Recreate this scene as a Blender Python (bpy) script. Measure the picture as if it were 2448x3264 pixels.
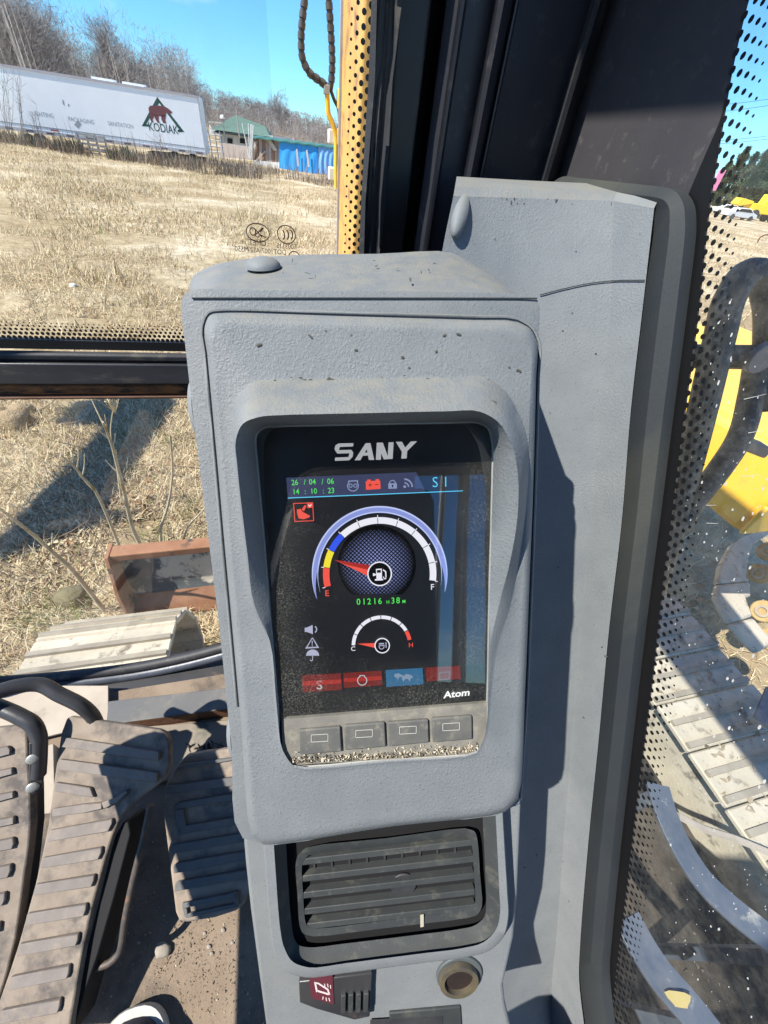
import bpy, math, random
import numpy as np
from mathutils import Vector, Matrix

# ------------------------------------------------------------------ camera, sky, sun, exposure
random.seed(11); rng = np.random.default_rng(11)
for o in list(bpy.data.objects): bpy.data.objects.remove(o)
SC = bpy.context.scene; COL = SC.collection
EYE = np.array([0.0, 0.0, 2.0])                    # the phone is held 2 m above the yard, inside the cab
FPX, CX, CY = 1250.0, 1224.0, 1632.0               # focal length and centre in pixels of the 2448 x 3264 photo
PITCH, ROLL = math.radians(42.46), math.radians(8.0)
_f = np.array([0, math.cos(PITCH), -math.sin(PITCH)]); _u = np.array([0, math.sin(PITCH), math.cos(PITCH)])
_r0 = np.array([1.0, 0, 0])
AX_R = math.cos(ROLL)*_r0 + math.sin(ROLL)*_u
AX_D = -math.cos(ROLL)*_u + math.sin(ROLL)*_r0
AX_F = _f
cam = bpy.data.cameras.new('camera'); cam.sensor_fit = 'VERTICAL'; cam.sensor_height = 24.0
cam.lens = 24.0*FPX/3264.0; cam.clip_start = 0.01; cam.clip_end = 6000
camo = bpy.data.objects.new('camera', cam); COL.objects.link(camo)
m = Matrix.Identity(4)
for i in range(3):
    m[i][0] = AX_R[i]; m[i][1] = -AX_D[i]; m[i][2] = -AX_F[i]; m[i][3] = EYE[i]
camo.matrix_world = m; SC.camera = camo

SUN_EL = math.radians(53); SUN_H = np.array([-0.87, -0.49]); SUN_H = SUN_H/np.linalg.norm(SUN_H)
SUN = np.array([SUN_H[0]*math.cos(SUN_EL), SUN_H[1]*math.cos(SUN_EL), math.sin(SUN_EL)])
wd = bpy.data.worlds.new('World'); SC.world = wd; wd.use_nodes = True
nt = wd.node_tree; bg = nt.nodes['Background']
sky = nt.nodes.new('ShaderNodeTexSky'); sky.sky_type = 'NISHITA'; sky.sun_disc = False
sky.sun_elevation = SUN_EL; sky.sun_rotation = math.atan2(SUN_H[0], SUN_H[1]); sky.air_density = 1.0; sky.dust_density = 0.1; sky.ozone_density = 3.5
# thin clouds, the same all round the dome
tc = nt.nodes.new('ShaderNodeTexCoord'); mp = nt.nodes.new('ShaderNodeMapping'); mp.inputs['Scale'].default_value = (1, 1, 2.4)
mp.inputs['Location'].default_value = (0.35, 0.1, 0.0)
cn = nt.nodes.new('ShaderNodeTexNoise'); cn.inputs['Scale'].default_value = 1.9; cn.inputs['Detail'].default_value = 6; cn.inputs['Roughness'].default_value = 0.55
cr = nt.nodes.new('ShaderNodeValToRGB'); cr.color_ramp.elements[0].position = 0.56; cr.color_ramp.elements[1].position = 0.78
cm = nt.nodes.new('ShaderNodeMixRGB'); cm.inputs['Color2'].default_value = (6.5, 6.7, 7.0, 1)
cs = nt.nodes.new('ShaderNodeMath'); cs.operation = 'MULTIPLY'; cs.inputs[1].default_value = 0.85
nt.links.new(tc.outputs['Generated'], mp.inputs['Vector']); nt.links.new(mp.outputs['Vector'], cn.inputs['Vector'])
nt.links.new(cn.outputs['Fac'], cr.inputs['Fac']); nt.links.new(cr.outputs['Color'], cs.inputs[0])
nt.links.new(cs.outputs[0], cm.inputs['Fac']); sm_ = nt.nodes.new('ShaderNodeMixRGB'); sm_.blend_type = 'MULTIPLY'; sm_.inputs['Fac'].default_value = 1; sm_.inputs['Color2'].default_value = (.38, .69, .93, 1)
nt.links.new(sky.outputs['Color'], sm_.inputs['Color1']); nt.links.new(sm_.outputs['Color'], cm.inputs['Color1'])
nt.links.new(cm.outputs['Color'], bg.inputs['Color']); bg.inputs['Strength'].default_value = 0.14
sl = bpy.data.lights.new('sun', 'SUN'); sl.energy = 5.0; sl.angle = math.radians(0.55); sl.color = (1.0, 0.95, 0.86)
so = bpy.data.objects.new('sun', sl); COL.objects.link(so); so.location = (0, 0, 30)
so.rotation_euler = Vector(SUN).to_track_quat('Z', 'Y').to_euler()
SC.view_settings.view_transform = 'Standard'; SC.view_settings.look = 'None'
SC.view_settings.exposure = 0.85; SC.view_settings.gamma = 1; SC.view_settings.use_curve_mapping = False
SC.render.engine = 'CYCLES'; SC.cycles.use_denoising = True; SC.cycles.max_bounces = 8; SC.cycles.transparent_max_bounces = 24
SC.cycles.caustics_reflective = False; SC.cycles.caustics_refractive = False
SC.cycles.sample_clamp_indirect = 4.0

# ------------------------------------------------------------------ measuring helpers
def nrm(v): v = np.asarray(v, float); return v/np.linalg.norm(v)
def ray(px, py): return (px-CX)/FPX*AX_R + (py-CY)/FPX*AX_D + AX_F
def at_z(px, py, z):                                   # the point at height z seen at that pixel
    v = ray(px, py); return EYE + v*((z-EYE[2])/v[2])
def at_y(px, py, Y):                                   # the point Y metres ahead
    v = ray(px, py); return EYE + v*(Y/v[1])
def at_plane(px, py, p, n):
    v = ray(px, py); return EYE + v*(np.dot(p-EYE, n)/np.dot(v, n))
MF = nrm([-.31, .95, 0]); MR = nrm([.95, .31, 0]); UP = np.array([0, 0, 1.0])   # machine: forward, right
def mac(r, f, z): return MR*r + MF*f + UP*z            # machine coordinates -> world
W_D = 0.5704                                           # windscreen plane
def on_w(px, py, d=W_D): return at_plane(px, py, EYE+MF*d, MF)
def on_s(px, py, d=0.36): return at_plane(px, py, EYE+MR*d, MR)
# monitor frame
MU = nrm([.98344, .15644, .09149]); MV = -np.array([.16356, -.53466, -.82909]); MV = nrm(MV - MU*np.dot(MU, MV)); MN = np.cross(MU, MV)
MO = EYE + ray(1210, 1900)*0.26
def mon(u, v, o=0.0): return MO + MU*u + MV*v + MN*o
def on_m(px, py, o=0.0): return at_plane(px, py, MO+MN*o, MN)
def m_uv(px, py, o=0.0):
    d = on_m(px, py, o) - MO; return float(np.dot(d, MU)), float(np.dot(d, MV))

def spline(keys, n, closed=False):
    """smooth curve through points of any dimension, n samples per segment; tangents follow chord length, so it does not overshoot"""
    k = [np.asarray(p, float) for p in keys]; N = len(k); out = []; T = []; D = [np.linalg.norm(k[(i+1) % N]-k[i])+1e-9 for i in range(N)]
    for i in range(N):
        if closed or 0 < i < N-1:
            a, c = k[i]-k[i-1], k[(i+1) % N]-k[i]; da, dc = np.linalg.norm(a)+1e-9, np.linalg.norm(c)+1e-9; T.append((a/da*dc+c/dc*da)/(da+dc))
        else:
            c = k[1]-k[0] if i == 0 else k[-1]-k[-2]; T.append(c/(np.linalg.norm(c)+1e-9))
    for i in range(N if closed else N-1):
        p1, p2 = k[i], k[(i+1) % N]; d = D[i]; e = (i+1) % N; m1 = T[i]*min(d, 1.4*(D[i-1] if (closed or i) else d)); m2_ = T[e]*min(d, 1.4*(D[e] if (closed or e < N-1) else d))
        for j in range(n):
            t = j/n; out.append((2*t**3-3*t*t+1)*p1+(t**3-2*t*t+t)*m1+(-2*t**3+3*t*t)*p2+(t**3-t*t)*m2_)
    if not closed: out.append(k[-1])
    return out

# ------------------------------------------------------------------ mesh builder
class MB:
    def __init__(s): s.v = []; s.f = []
    def add(s, vs, fs):
        b = len(s.v); s.v.extend([tuple(map(float, p)) for p in vs]); s.f.extend([tuple(i+b for i in q) for q in fs]); return s
    def box(s, c, ax, half):                            # centre, three axes, half sizes
        c = np.asarray(c); a = [np.asarray(ax[i])*half[i] for i in range(3)]
        vs = [c+sx*a[0]+sy*a[1]+sz*a[2] for sz in (-1, 1) for sy in (-1, 1) for sx in (-1, 1)]
        fs = [(0, 2, 3, 1), (4, 5, 7, 6), (0, 1, 5, 4), (2, 6, 7, 3), (0, 4, 6, 2), (1, 3, 7, 5)]
        if np.dot(np.cross(a[0], a[1]), a[2]) < 0: fs = [q[::-1] for q in fs]
        return s.add(vs, fs)
    def abox(s, x0, x1, y0, y1, z0, z1): return s.box(((x0+x1)/2, (y0+y1)/2, (z0+z1)/2), np.eye(3), ((x1-x0)/2, (y1-y0)/2, (z1-z0)/2))
    def mbox(s, r0, r1, f0, f1, z0, z1): return s.box(mac((r0+r1)/2, (f0+f1)/2, (z0+z1)/2), (MR, MF, UP), ((r1-r0)/2, (f1-f0)/2, (z1-z0)/2))
    def prism(s, poly, vec, cap=True):
        n = len(poly); p = [np.asarray(q, float) for q in poly]; vec = np.asarray(vec, float)
        ar = sum((np.cross(p[i]-p[0], p[(i+1) % n]-p[0]) for i in range(1, n-1)), np.zeros(3))
        if np.dot(ar, vec) > 0: p = p[::-1]
        vs = p + [q+vec for q in p]
        fs = [(i, i+n, (i+1) % n+n, (i+1) % n) for i in range(n)]
        if cap: fs += [tuple(range(n)), tuple(range(2*n-1, n-1, -1))]
        return s.add(vs, fs)
    def loft(s, loops, closed=True, cap0=False, cap1=False, flip=False):
        n = len(loops[0]); vs = [p for L in loops for p in L]; fs = []
        for i in range(len(loops)-1):
            for j in range(n if closed else n-1):
                a, b = i*n+j, i*n+(j+1) % n; q = (a, b, b+n, a+n); fs.append(q[::-1] if flip else q)
        if cap0: fs.append(tuple(range(n)) if flip else tuple(range(n-1, -1, -1)))
        if cap1:
            e = (len(loops)-1)*n; fs.append(tuple(range(e+n-1, e-1, -1)) if flip else tuple(range(e, e+n)))
        return s.add(vs, fs)
    def tube(s, pts, r, seg=8, cap=True, flat=1.0):
        pts = [np.asarray(p, float) for p in pts]; n = len(pts); rr = r if hasattr(r, '__len__') else [r]*n
        t0 = nrm(pts[1]-pts[0]); ref = np.array([0, 0, 1.]) if abs(t0[2]) < .9 else np.array([1., 0, 0])
        x = nrm(np.cross(t0, ref)); loops = []
        for i, p in enumerate(pts):
            t = nrm(pts[min(i+1, n-1)]-pts[max(i-1, 0)]); x = nrm(x-t*np.dot(x, t)); y = np.cross(t, x)
            loops.append([p+rr[i]*(x*math.cos(a)+y*flat*math.sin(a)) for a in np.linspace(0, 2*math.pi, seg, endpoint=False)])
        return s.loft(loops, True, cap, cap)
    def disc(s, c, n, r, seg=20, ax=None, ry=None):
        n = nrm(n); x = nrm(ax) if ax is not None else nrm(np.cross(n, [0.3, .2, .9])); y = np.cross(n, x); ry = ry or r
        return s.add([np.asarray(c)+x*r*math.cos(a)+y*ry*math.sin(a) for a in np.linspace(0, 2*math.pi, seg, endpoint=False)], [tuple(range(seg))])
    def cyl(s, c, n, r, h, seg=20, r2=None):
        n = nrm(n); c = np.asarray(c, float); x = nrm(np.cross(n, [0.3, .2, .9])); y = np.cross(n, x); r2 = r if r2 is None else r2
        A = np.linspace(0, 2*math.pi, seg, endpoint=False)
        return s.loft([[c+R*(x*math.cos(a)+y*math.sin(a))+n*q for a in A] for R, q in ((r, 0), (r2, h))], True, True, True)
    def dome(s, c, n, r, h, ax=None, ry=None, seg=24, rings=5):
        n = nrm(n); c = np.asarray(c, float); x = nrm(ax) if ax is not None else nrm(np.cross(n, [0.3, .2, .9])); y = np.cross(n, x); ry = ry or r
        A = np.linspace(0, 2*math.pi, seg, endpoint=False); L = []
        for k in range(rings+1):
            q = k/rings*math.pi/2*.96
            L.append([c+math.cos(q)*(x*r*math.cos(a)+y*ry*math.sin(a))+n*h*math.sin(q) for a in A])
        return s.loft(L, True, False, True)
    def ring(s, c, n, r0, r1, h, seg=32):
        n = nrm(n); c = np.asarray(c, float); x = nrm(np.cross(n, [0.3, .2, .9])); y = np.cross(n, x); A = np.linspace(0, 2*math.pi, seg, endpoint=False)
        return s.loft([[c+R*(x*math.cos(a)+y*math.sin(a))+n*q for a in A] for R, q in ((r1, 0), (r1, h), (r0, h), (r0, 0))], True)
    def build(s, name, mat, parent=None, smooth=None, bevel=0, seg=2, kind=None, label=None):
        me = bpy.data.meshes.new(name); off = np.zeros(3)
        if parent is not None: off = np.array(world_loc(parent))
        vs = (np.array(s.v, float)-off) if len(s.v) else np.zeros((0, 3))
        me.from_pydata(vs.tolist(), [], s.f); me.materials.append(mat); me.update()
        if smooth is not None:
            me.polygons.foreach_set('use_smooth', [True]*len(me.polygons))
            try: me.set_sharp_from_angle(angle=math.radians(smooth))
            except Exception: pass
        o = bpy.data.objects.new(name, me); COL.objects.link(o)
        if parent is not None: o.parent = parent
        if bevel:
            b = o.modifiers.new('bevel', 'BEVEL'); b.width = bevel; b.segments = seg; b.limit_method = 'ANGLE'; b.angle_limit = math.radians(38); b.harden_normals = False
            if smooth is None: me.polygons.foreach_set('use_smooth', [True]*len(me.polygons))
            if smooth is None:
                try: me.set_sharp_from_angle(angle=math.radians(50))
                except Exception: pass
        if kind: o['kind'] = kind
        if label: o['label'] = label
        return o
def world_loc(o):
    l = np.array(o.location)
    while o.parent: o = o.parent; l = l+np.array(o.location)
    return l
def tag(o, label, cat, group=None, kind=None):
    o['label'] = label; o['category'] = cat
    if group: o['group'] = group
    if kind: o['kind'] = kind
    return o
def thing(name, loc, label, cat, group=None, kind=None):
    o = bpy.data.objects.new(name, None); COL.objects.link(o); o.location = tuple(map(float, loc)); o.empty_display_size = .05
    return tag(o, label, cat, group, kind)
ORD = ['leftmost', 'second from left', 'third from left', 'fourth from left', 'fifth from left', 'sixth from left', 'seventh from left', 'eighth from left', 'ninth from left', 'tenth from left', 'eleventh from left', 'twelfth from left', 'rightmost']
def place_word(v, allv):
    k = sorted(allv).index(v); return 'rightmost' if k == len(allv)-1 else ORD[k]
def structure(o): o['kind'] = 'structure'; return o
def copy_tree(o, parent=None, label=None):
    c = o.copy(); COL.objects.link(c); c.parent = parent
    for ch in list(o.children): copy_tree(ch, c)
    if label: c['label'] = label
    return c
def text(name, body, pos, ux, uy, size, mat, parent, align='LEFT', bold=0.0, shear=0.0, sx=1.0, label=None, space=1.0):
    cu = bpy.data.curves.new(name, 'FONT'); cu.body = body; cu.size = size; cu.align_x = align; cu.offset = bold; cu.shear = shear; cu.space_character = space
    cu.fill_mode = 'FRONT'; cu.extrude = 0; cu.materials.append(mat); cu.resolution_u = 3
    tmp = bpy.data.objects.new(name, cu); me = bpy.data.meshes.new_from_object(tmp); bpy.data.objects.remove(tmp); bpy.data.curves.remove(cu)
    if not me.materials: me.materials.append(mat)
    o = bpy.data.objects.new(name, me); COL.objects.link(o)
    ux = nrm(ux); uy = nrm(uy); n = np.cross(ux, uy); p = np.asarray(pos)-(world_loc(parent) if parent is not None else 0)
    mm = Matrix.Identity(4)
    for i in range(3): mm[i][0] = ux[i]*sx; mm[i][1] = uy[i]; mm[i][2] = n[i]; mm[i][3] = p[i]
    if parent is not None: o.parent = parent
    o.matrix_basis = mm
    if label: o['label'] = label
    return o

# ------------------------------------------------------------------ materials
def new_mat(name):
    mt = bpy.data.materials.new(name); mt.use_nodes = True; n = mt.node_tree; return mt, n, n.nodes['Principled BSDF'], n.nodes.new, n.links.new
def ramp(N, stops):
    r = N('ShaderNodeValToRGB'); e = r.color_ramp.elements
    while len(e) < len(stops): e.new(0.5)
    for i, (p, c) in enumerate(stops): e[i].position = p; e[i].color = (*c, 1) if len(c) == 3 else c
    return r
def noise(N, Lk, scale, detail=4, rough=.55, coord=None, dist=0):
    t = N('ShaderNodeTexNoise'); t.inputs['Scale'].default_value = scale; t.inputs['Detail'].default_value = detail; t.inputs['Roughness'].default_value = rough; t.inputs['Distortion'].default_value = dist
    if coord is None: coord = N('ShaderNodeTexCoord').outputs['Object']
    Lk(coord, t.inputs['Vector']); return t
def mat(name, c1, c2=None, scale=20, rough=.6, metal=0, bump=0, bscale=200, dirt=None, dscale=8, dpos=(.55, .7), spec=None, bdist=.001, detail=5, damt=1.0, stretch=None):
    mt, n, P, N, Lk = new_mat(name); c2 = c2 or c1
    co = N('ShaderNodeTexCoord').outputs['Object']
    if stretch:
        mp = N('ShaderNodeMapping'); mp.inputs['Scale'].default_value = stretch; Lk(co, mp.inputs['Vector']); co = mp.outputs['Vector']
    t = noise(N, Lk, scale, detail, .6, co); r = ramp(N, [(.3, c1), (.7, c2)]); Lk(t.outputs['Fac'], r.inputs['Fac']); col = r.outputs['Color']
    if dirt is not None:
        d = noise(N, Lk, dscale, 8, .65, co); dr = ramp(N, [(dpos[0], (0, 0, 0)), (dpos[1], (damt,)*3)]); Lk(d.outputs['Fac'], dr.inputs['Fac'])
        mx = N('ShaderNodeMixRGB'); mx.inputs['Color2'].default_value = (*dirt, 1); Lk(dr.outputs['Color'], mx.inputs['Fac']); Lk(col, mx.inputs['Color1']); col = mx.outputs['Color']
    Lk(col, P.inputs['Base Color']); P.inputs['Roughness'].default_value = rough; P.inputs['Metallic'].default_value = metal
    if spec is not None: P.inputs['Specular IOR Level'].default_value = spec
    if bump:
        b = noise(N, Lk, bscale, 4, .6, co); bb = N('ShaderNodeBump'); bb.inputs['Strength'].default_value = bump; bb.inputs['Distance'].default_value = bdist
        Lk(b.outputs['Fac'], bb.inputs['Height']); Lk(bb.outputs['Normal'], P.inputs['Normal'])
    return mt
def leather_plastic(name, c1, c2, strength=.5, cell=330, dust=(.235, .222, .185), dpos=(.60, .80), rough=.62, damt=.35):
    """grained moulded plastic: wrinkled cells, a fine film of dust in patches"""
    mt, n, P, N, Lk = new_mat(name); co = N('ShaderNodeTexCoord').outputs['Object']
    nz = noise(N, Lk, 130, 3, .6, co); ad = N('ShaderNodeMixRGB'); ad.blend_type = 'ADD'; ad.inputs['Fac'].default_value = .012
    Lk(co, ad.inputs['Color1']); Lk(nz.outputs['Color'], ad.inputs['Color2'])
    v = N('ShaderNodeTexVoronoi'); v.feature = 'DISTANCE_TO_EDGE'; v.inputs['Scale'].default_value = cell; Lk(ad.outputs['Color'], v.inputs['Vector'])
    vr = ramp(N, [(0, (0, 0, 0)), (.42, (1, 1, 1))]); Lk(v.outputs['Distance'], vr.inputs['Fac'])
    f = noise(N, Lk, 900, 3, .6, co); mx = N('ShaderNodeMixRGB'); mx.inputs['Fac'].default_value = .35; Lk(vr.outputs['Color'], mx.inputs['Color1']); Lk(f.outputs['Fac'], mx.inputs['Color2'])
    # the grain fades and returns in broad patches, as it does where the mould is worn
    pt = noise(N, Lk, 14, 2, .5, co); pr = ramp(N, [(.35, (.35, .35, .35)), (.65, (1, 1, 1))]); Lk(pt.outputs['Fac'], pr.inputs['Fac'])
    sm = N('ShaderNodeMath'); sm.operation = 'MULTIPLY'; sm.inputs[1].default_value = strength; Lk(pr.outputs['Color'], sm.inputs[0])
    bb = N('ShaderNodeBump'); bb.inputs['Distance'].default_value = .0012; Lk(sm.outputs[0], bb.inputs['Strength']); Lk(mx.outputs['Color'], bb.inputs['Height']); Lk(bb.outputs['Normal'], P.inputs['Normal'])
    t = noise(N, Lk, 26, 6, .6, co); r = ramp(N, [(.3, c1), (.7, c2)]); Lk(t.outputs['Fac'], r.inputs['Fac'])
    d = noise(N, Lk, 9, 9, .7, co); dr = ramp(N, [(dpos[0], (0, 0, 0)), (dpos[1], (damt,)*3)]); Lk(d.outputs['Fac'], dr.inputs['Fac'])
    # pale scuffs
    s2 = noise(N, Lk, 420, 2, .5, co); s2r = ramp(N, [(.70, (0, 0, 0)), (.76, (.5, .5, .5))]); Lk(s2.outputs['Fac'], s2r.inputs['Fac'])
    # dust that has settled on faces turned upward
    ge = N('ShaderNodeNewGeometry'); sx_ = N('ShaderNodeSeparateXYZ'); Lk(ge.outputs['True Normal'], sx_.inputs[0])
    up_ = N('ShaderNodeMapRange'); up_.inputs['From Min'].default_value = .70; up_.inputs['From Max'].default_value = .98; up_.inputs['To Max'].default_value = .75; Lk(sx_.outputs['Z'], up_.inputs['Value'])
    d3 = noise(N, Lk, 60, 8, .7, co); d3r = ramp(N, [(.40, (.15, .15, .15)), (.62, (1, 1, 1))]); Lk(d3.outputs['Fac'], d3r.inputs['Fac'])
    um = N('ShaderNodeMath'); um.operation = 'MULTIPLY'; Lk(up_.outputs['Result'], um.inputs[0]); Lk(d3r.outputs['Color'], um.inputs[1])
    ua = N('ShaderNodeMath'); ua.operation = 'MAXIMUM'; Lk(um.outputs[0], ua.inputs[0]); Lk(dr.outputs['Color'], ua.inputs[1])
    # fine dark specks
    s4 = noise(N, Lk, 700, 3, .6, co); s4r = ramp(N, [(.30, (.55, .53, .50)), (.40, (1, 1, 1))]); Lk(s4.outputs['Fac'], s4r.inputs['Fac'])
    m0 = N('ShaderNodeMixRGB'); m0.blend_type = 'MULTIPLY'; m0.inputs['Fac'].default_value = .8; Lk(r.outputs['Color'], m0.inputs['Color1']); Lk(s4r.outputs['Color'], m0.inputs['Color2'])
    m1 = N('ShaderNodeMixRGB'); m1.inputs['Color2'].default_value = (*dust, 1); Lk(ua.outputs[0], m1.inputs['Fac']); Lk(m0.outputs['Color'], m1.inputs['Color1'])
    m2 = N('ShaderNodeMixRGB'); m2.inputs['Color2'].default_value = (.27, .28, .28, 1); Lk(s2r.outputs['Color'], m2.inputs['Fac']); Lk(m1.outputs['Color'], m2.inputs['Color1'])
    Lk(m2.outputs['Color'], P.inputs['Base Color']); P.inputs['Roughness'].default_value = rough; P.inputs['Specular IOR Level'].default_value = .35
    return mt
def glass_mat(name, tint=(.97, .98, .98), refl=.035, dust=0.0, dcol=(.5, .47, .4), dscale=30, dlo=.5, dhi=.75, edge=.5, dbase=0.0):
    mt, n, P, N, Lk = new_mat(name); n.nodes.remove(P); out = n.nodes['Material Output']
    tr = N('ShaderNodeBsdfTransparent'); tr.inputs['Color'].default_value = (*tint, 1)
    gl = N('ShaderNodeBsdfGlossy'); gl.inputs['Roughness'].default_value = .02; gl.inputs['Color'].default_value = (1, 1, 1, 1)
    lw = N('ShaderNodeLayerWeight'); lw.inputs['Blend'].default_value = .5
    pw = N('ShaderNodeMath'); pw.operation = 'POWER'; pw.inputs[1].default_value = 4; Lk(lw.outputs['Facing'], pw.inputs[0])
    ma = N('ShaderNodeMath'); ma.operation = 'MULTIPLY_ADD'; ma.inputs[1].default_value = edge; ma.inputs[2].default_value = refl; Lk(pw.outputs[0], ma.inputs[0])
    mx = N('ShaderNodeMixShader'); Lk(ma.outputs[0], mx.inputs['Fac']); Lk(tr.outputs[0], mx.inputs[1]); Lk(gl.outputs[0], mx.inputs[2]); res = mx.outputs[0]
    if dust:
        df = N('ShaderNodeBsdfDiffuse'); df.inputs['Color'].default_value = (*dcol, 1)
        t = noise(N, Lk, dscale, 9, .75); r = ramp(N, [(dlo, (dbase,)*3), (dhi, (dust+dbase,)*3)]); Lk(t.outputs['Fac'], r.inputs['Fac'])
        m2 = N('ShaderNodeMixShader'); Lk(r.outputs['Color'], m2.inputs['Fac']); Lk(res, m2.inputs[1]); Lk(df.outputs[0], m2.inputs[2]); res = m2.outputs[0]
    Lk(res, out.inputs['Surface']); return mt
def glow(name, c, k=1.0):
    mt, n, P, N, Lk = new_mat(name); P.inputs['Base Color'].default_value = (0, 0, 0, 1); P.inputs['Roughness'].default_value = .5
    P.inputs['Specular IOR Level'].default_value = 0
    P.inputs['Emission Color'].default_value = (*c, 1); P.inputs['Emission Strength'].default_value = k*.62; return mt

M = {}
M['grey'] = leather_plastic('grey_grained_plastic', (.150, .162, .171), (.182, .193, .199), .34, 300)
M['grey_smooth'] = leather_plastic('grey_smooth_plastic', (.168, .181, .190), (.200, .211, .216), .18, 420, dpos=(.55, .75), damt=.4)
M['trim'] = leather_plastic('pillar_trim_plastic', (.180, .194, .207), (.212, .225, .235), .36, 270)
M['gasket'] = mat('dusty_gasket', (.016, .021, .027), (.028, .032, .034), 9, .75, bump=.3, bscale=500, dirt=(.06, .06, .045), dscale=5, dpos=(.5, .8), stretch=(1, 1, .4))
M['black'] = mat('black_paint', (.020, .021, .028), (.034, .034, .044), 7, .42, bump=.12, bscale=260, dirt=(.085, .08, .078), dscale=45, dpos=(.56, .74))
M['black_flat'] = mat('black_dusty_panel', (.040, .038, .044), (.072, .064, .064), 4, .6, bump=.2, bscale=300, dirt=(.15, .135, .125), dscale=70, dpos=(.58, .76), damt=.6)
M['void'] = mat('dark_gap', (.004, .004, .005), (.006, .006, .007), 10, .8)
M['rubber'] = mat('black_rubber', (.022, .023, .027), (.042, .042, .046), 30, .6, bump=.3, bscale=400, dirt=(.12, .105, .08), dscale=40, dpos=(.55, .75))
M['pedal'] = mat('dusty_pedal_rubber', (.185, .15, .12), (.27, .222, .175), 30, .9, bump=.5, bscale=700, dirt=(.095, .082, .075), dscale=24, dpos=(.48, .66))
M['pedal_dark'] = mat('pedal_rubber_grey', (.24, .19, .145), (.33, .265, .21), 26, .9, bump=.5, bscale=700, dirt=(.12, .112, .105), dscale=20, dpos=(.46, .64))
M['steel_black'] = mat('worn_black_steel', (.028, .029, .034), (.05, .049, .05), 14, .38, metal=.0, bump=.15, bscale=300, dirt=(.16, .11, .07), dscale=20, dpos=(.6, .78))
M['floor'] = mat('dusty_floor', (.165, .122, .086), (.245, .19, .14), 12, .92, bump=.6, bscale=240, dirt=(.055, .05, .048), dscale=7, dpos=(.52, .68), bdist=.002)
M['sill'] = mat('grey_painted_sill', (.085, .088, .094), (.12, .118, .115), 8, .6, bump=.2, bscale=300, dirt=(.20, .18, .14), dscale=12, dpos=(.52, .75))
M['rust'] = mat('rust', (.105, .042, .018), (.20, .085, .035), 40, .9, bump=.5, bscale=400, dirt=(.03, .02, .016), dscale=60, dpos=(.55, .65))
M['dust_plate'] = mat('sunny_dusty_plate', (.34, .29, .235), (.42, .37, .30), 14, .85, bump=.3, bscale=300, dirt=(.2, .17, .14), dscale=18, dpos=(.58, .72))
M['glass'] = glass_mat('clear_glass', dust=.05, dscale=26, dlo=.45, dhi=.8)
M['glass_low'] = glass_mat('lower_glass', refl=.05, dust=.08, dscale=10, dlo=.4, dhi=.8, edge=.4)
M['glass_side'] = glass_mat('dusty_side_glass', refl=.03, dust=.14, dscale=55, dlo=.42, dhi=.8, dbase=.03)
M['frit'] = mat('black_ceramic_print', (.008, .008, .009), rough=.4)
M['print_brown'] = mat('etched_glass_print', (.10, .055, .03), rough=.6)
M['splat'] = mat('dried_mud_splash', (.42, .41, .39), (.6, .58, .55), 60, .9)
M['yellow'] = mat('yellow_machine_paint', (.80, .47, .04), (.86, .53, .06), 5, .42, bump=.05, bscale=60, dirt=(.34, .24, .12), dscale=11, dpos=(.55, .8))
M['pedal_rib'] = mat('worn_pedal_rib', (.15, .13, .118), (.205, .178, .158), 40, .8, bump=.35, bscale=700, dirt=(.25, .205, .16), dscale=34, dpos=(.52, .72))
M['pedal_rib_dark'] = mat('dark_pedal_rib', (.095, .096, .10), (.14, .138, .135), 40, .75, bump=.3, bscale=700, dirt=(.15, .125, .095), dscale=34, dpos=(.55, .70))
M['yellow_worn'] = mat('weathered_yellow_paint', (.60, .33, .075), (.68, .39, .10), 6, .55, bump=.15, bscale=120, dirt=(.30, .15, .07), dscale=13, dpos=(.50, .66))
M['soil'] = mat('dry_mud', (.30, .245, .18), (.42, .36, .275), 9, .95, bump=.6, bscale=70, bdist=.004, dirt=(.16, .12, .085), dscale=22, dpos=(.55, .7))
M['track'] = mat('mud_caked_track_steel', (.46, .405, .31), (.60, .54, .43), 7, .9, bump=.6, bscale=90, bdist=.003, dirt=(.14, .11, .085), dscale=18, dpos=(.56, .7))
M['track_grouser'] = mat('worn_track_grouser', (.27, .23, .18), (.38, .335, .26), 12, .8, bump=.4, bscale=120)
# ================================================================== THE CAB (setting)
FZ = 1.0                                                # cab floor height
cf = MB(); cf.mbox(-.74, .36, -.85, .50, FZ-.05, FZ); structure(cf.build('cab_floor', M['floor']))
# roof, rear wall, pillars and door sill: out of the picture but they shade the cab and show in the screen
rf = MB(); rf.mbox(-.10, .37, -.85, .60, 2.66, 2.72); rf.mbox(-.60, -.10, -.85, -.45, 2.66, 2.72); structure(rf.build('cab_roof', M['black_flat'], bevel=.02))
hb = MB(); hb.mbox(-.60, -.10, -.45, .60, 2.68, 2.685); tag(hb.build('roof_hatch', M['glass']), 'clear glass hatch added unseen in the left half of the cab roof to let the sun in', 'hatch')  # unseen hatch added so the sun reaches the console
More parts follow.
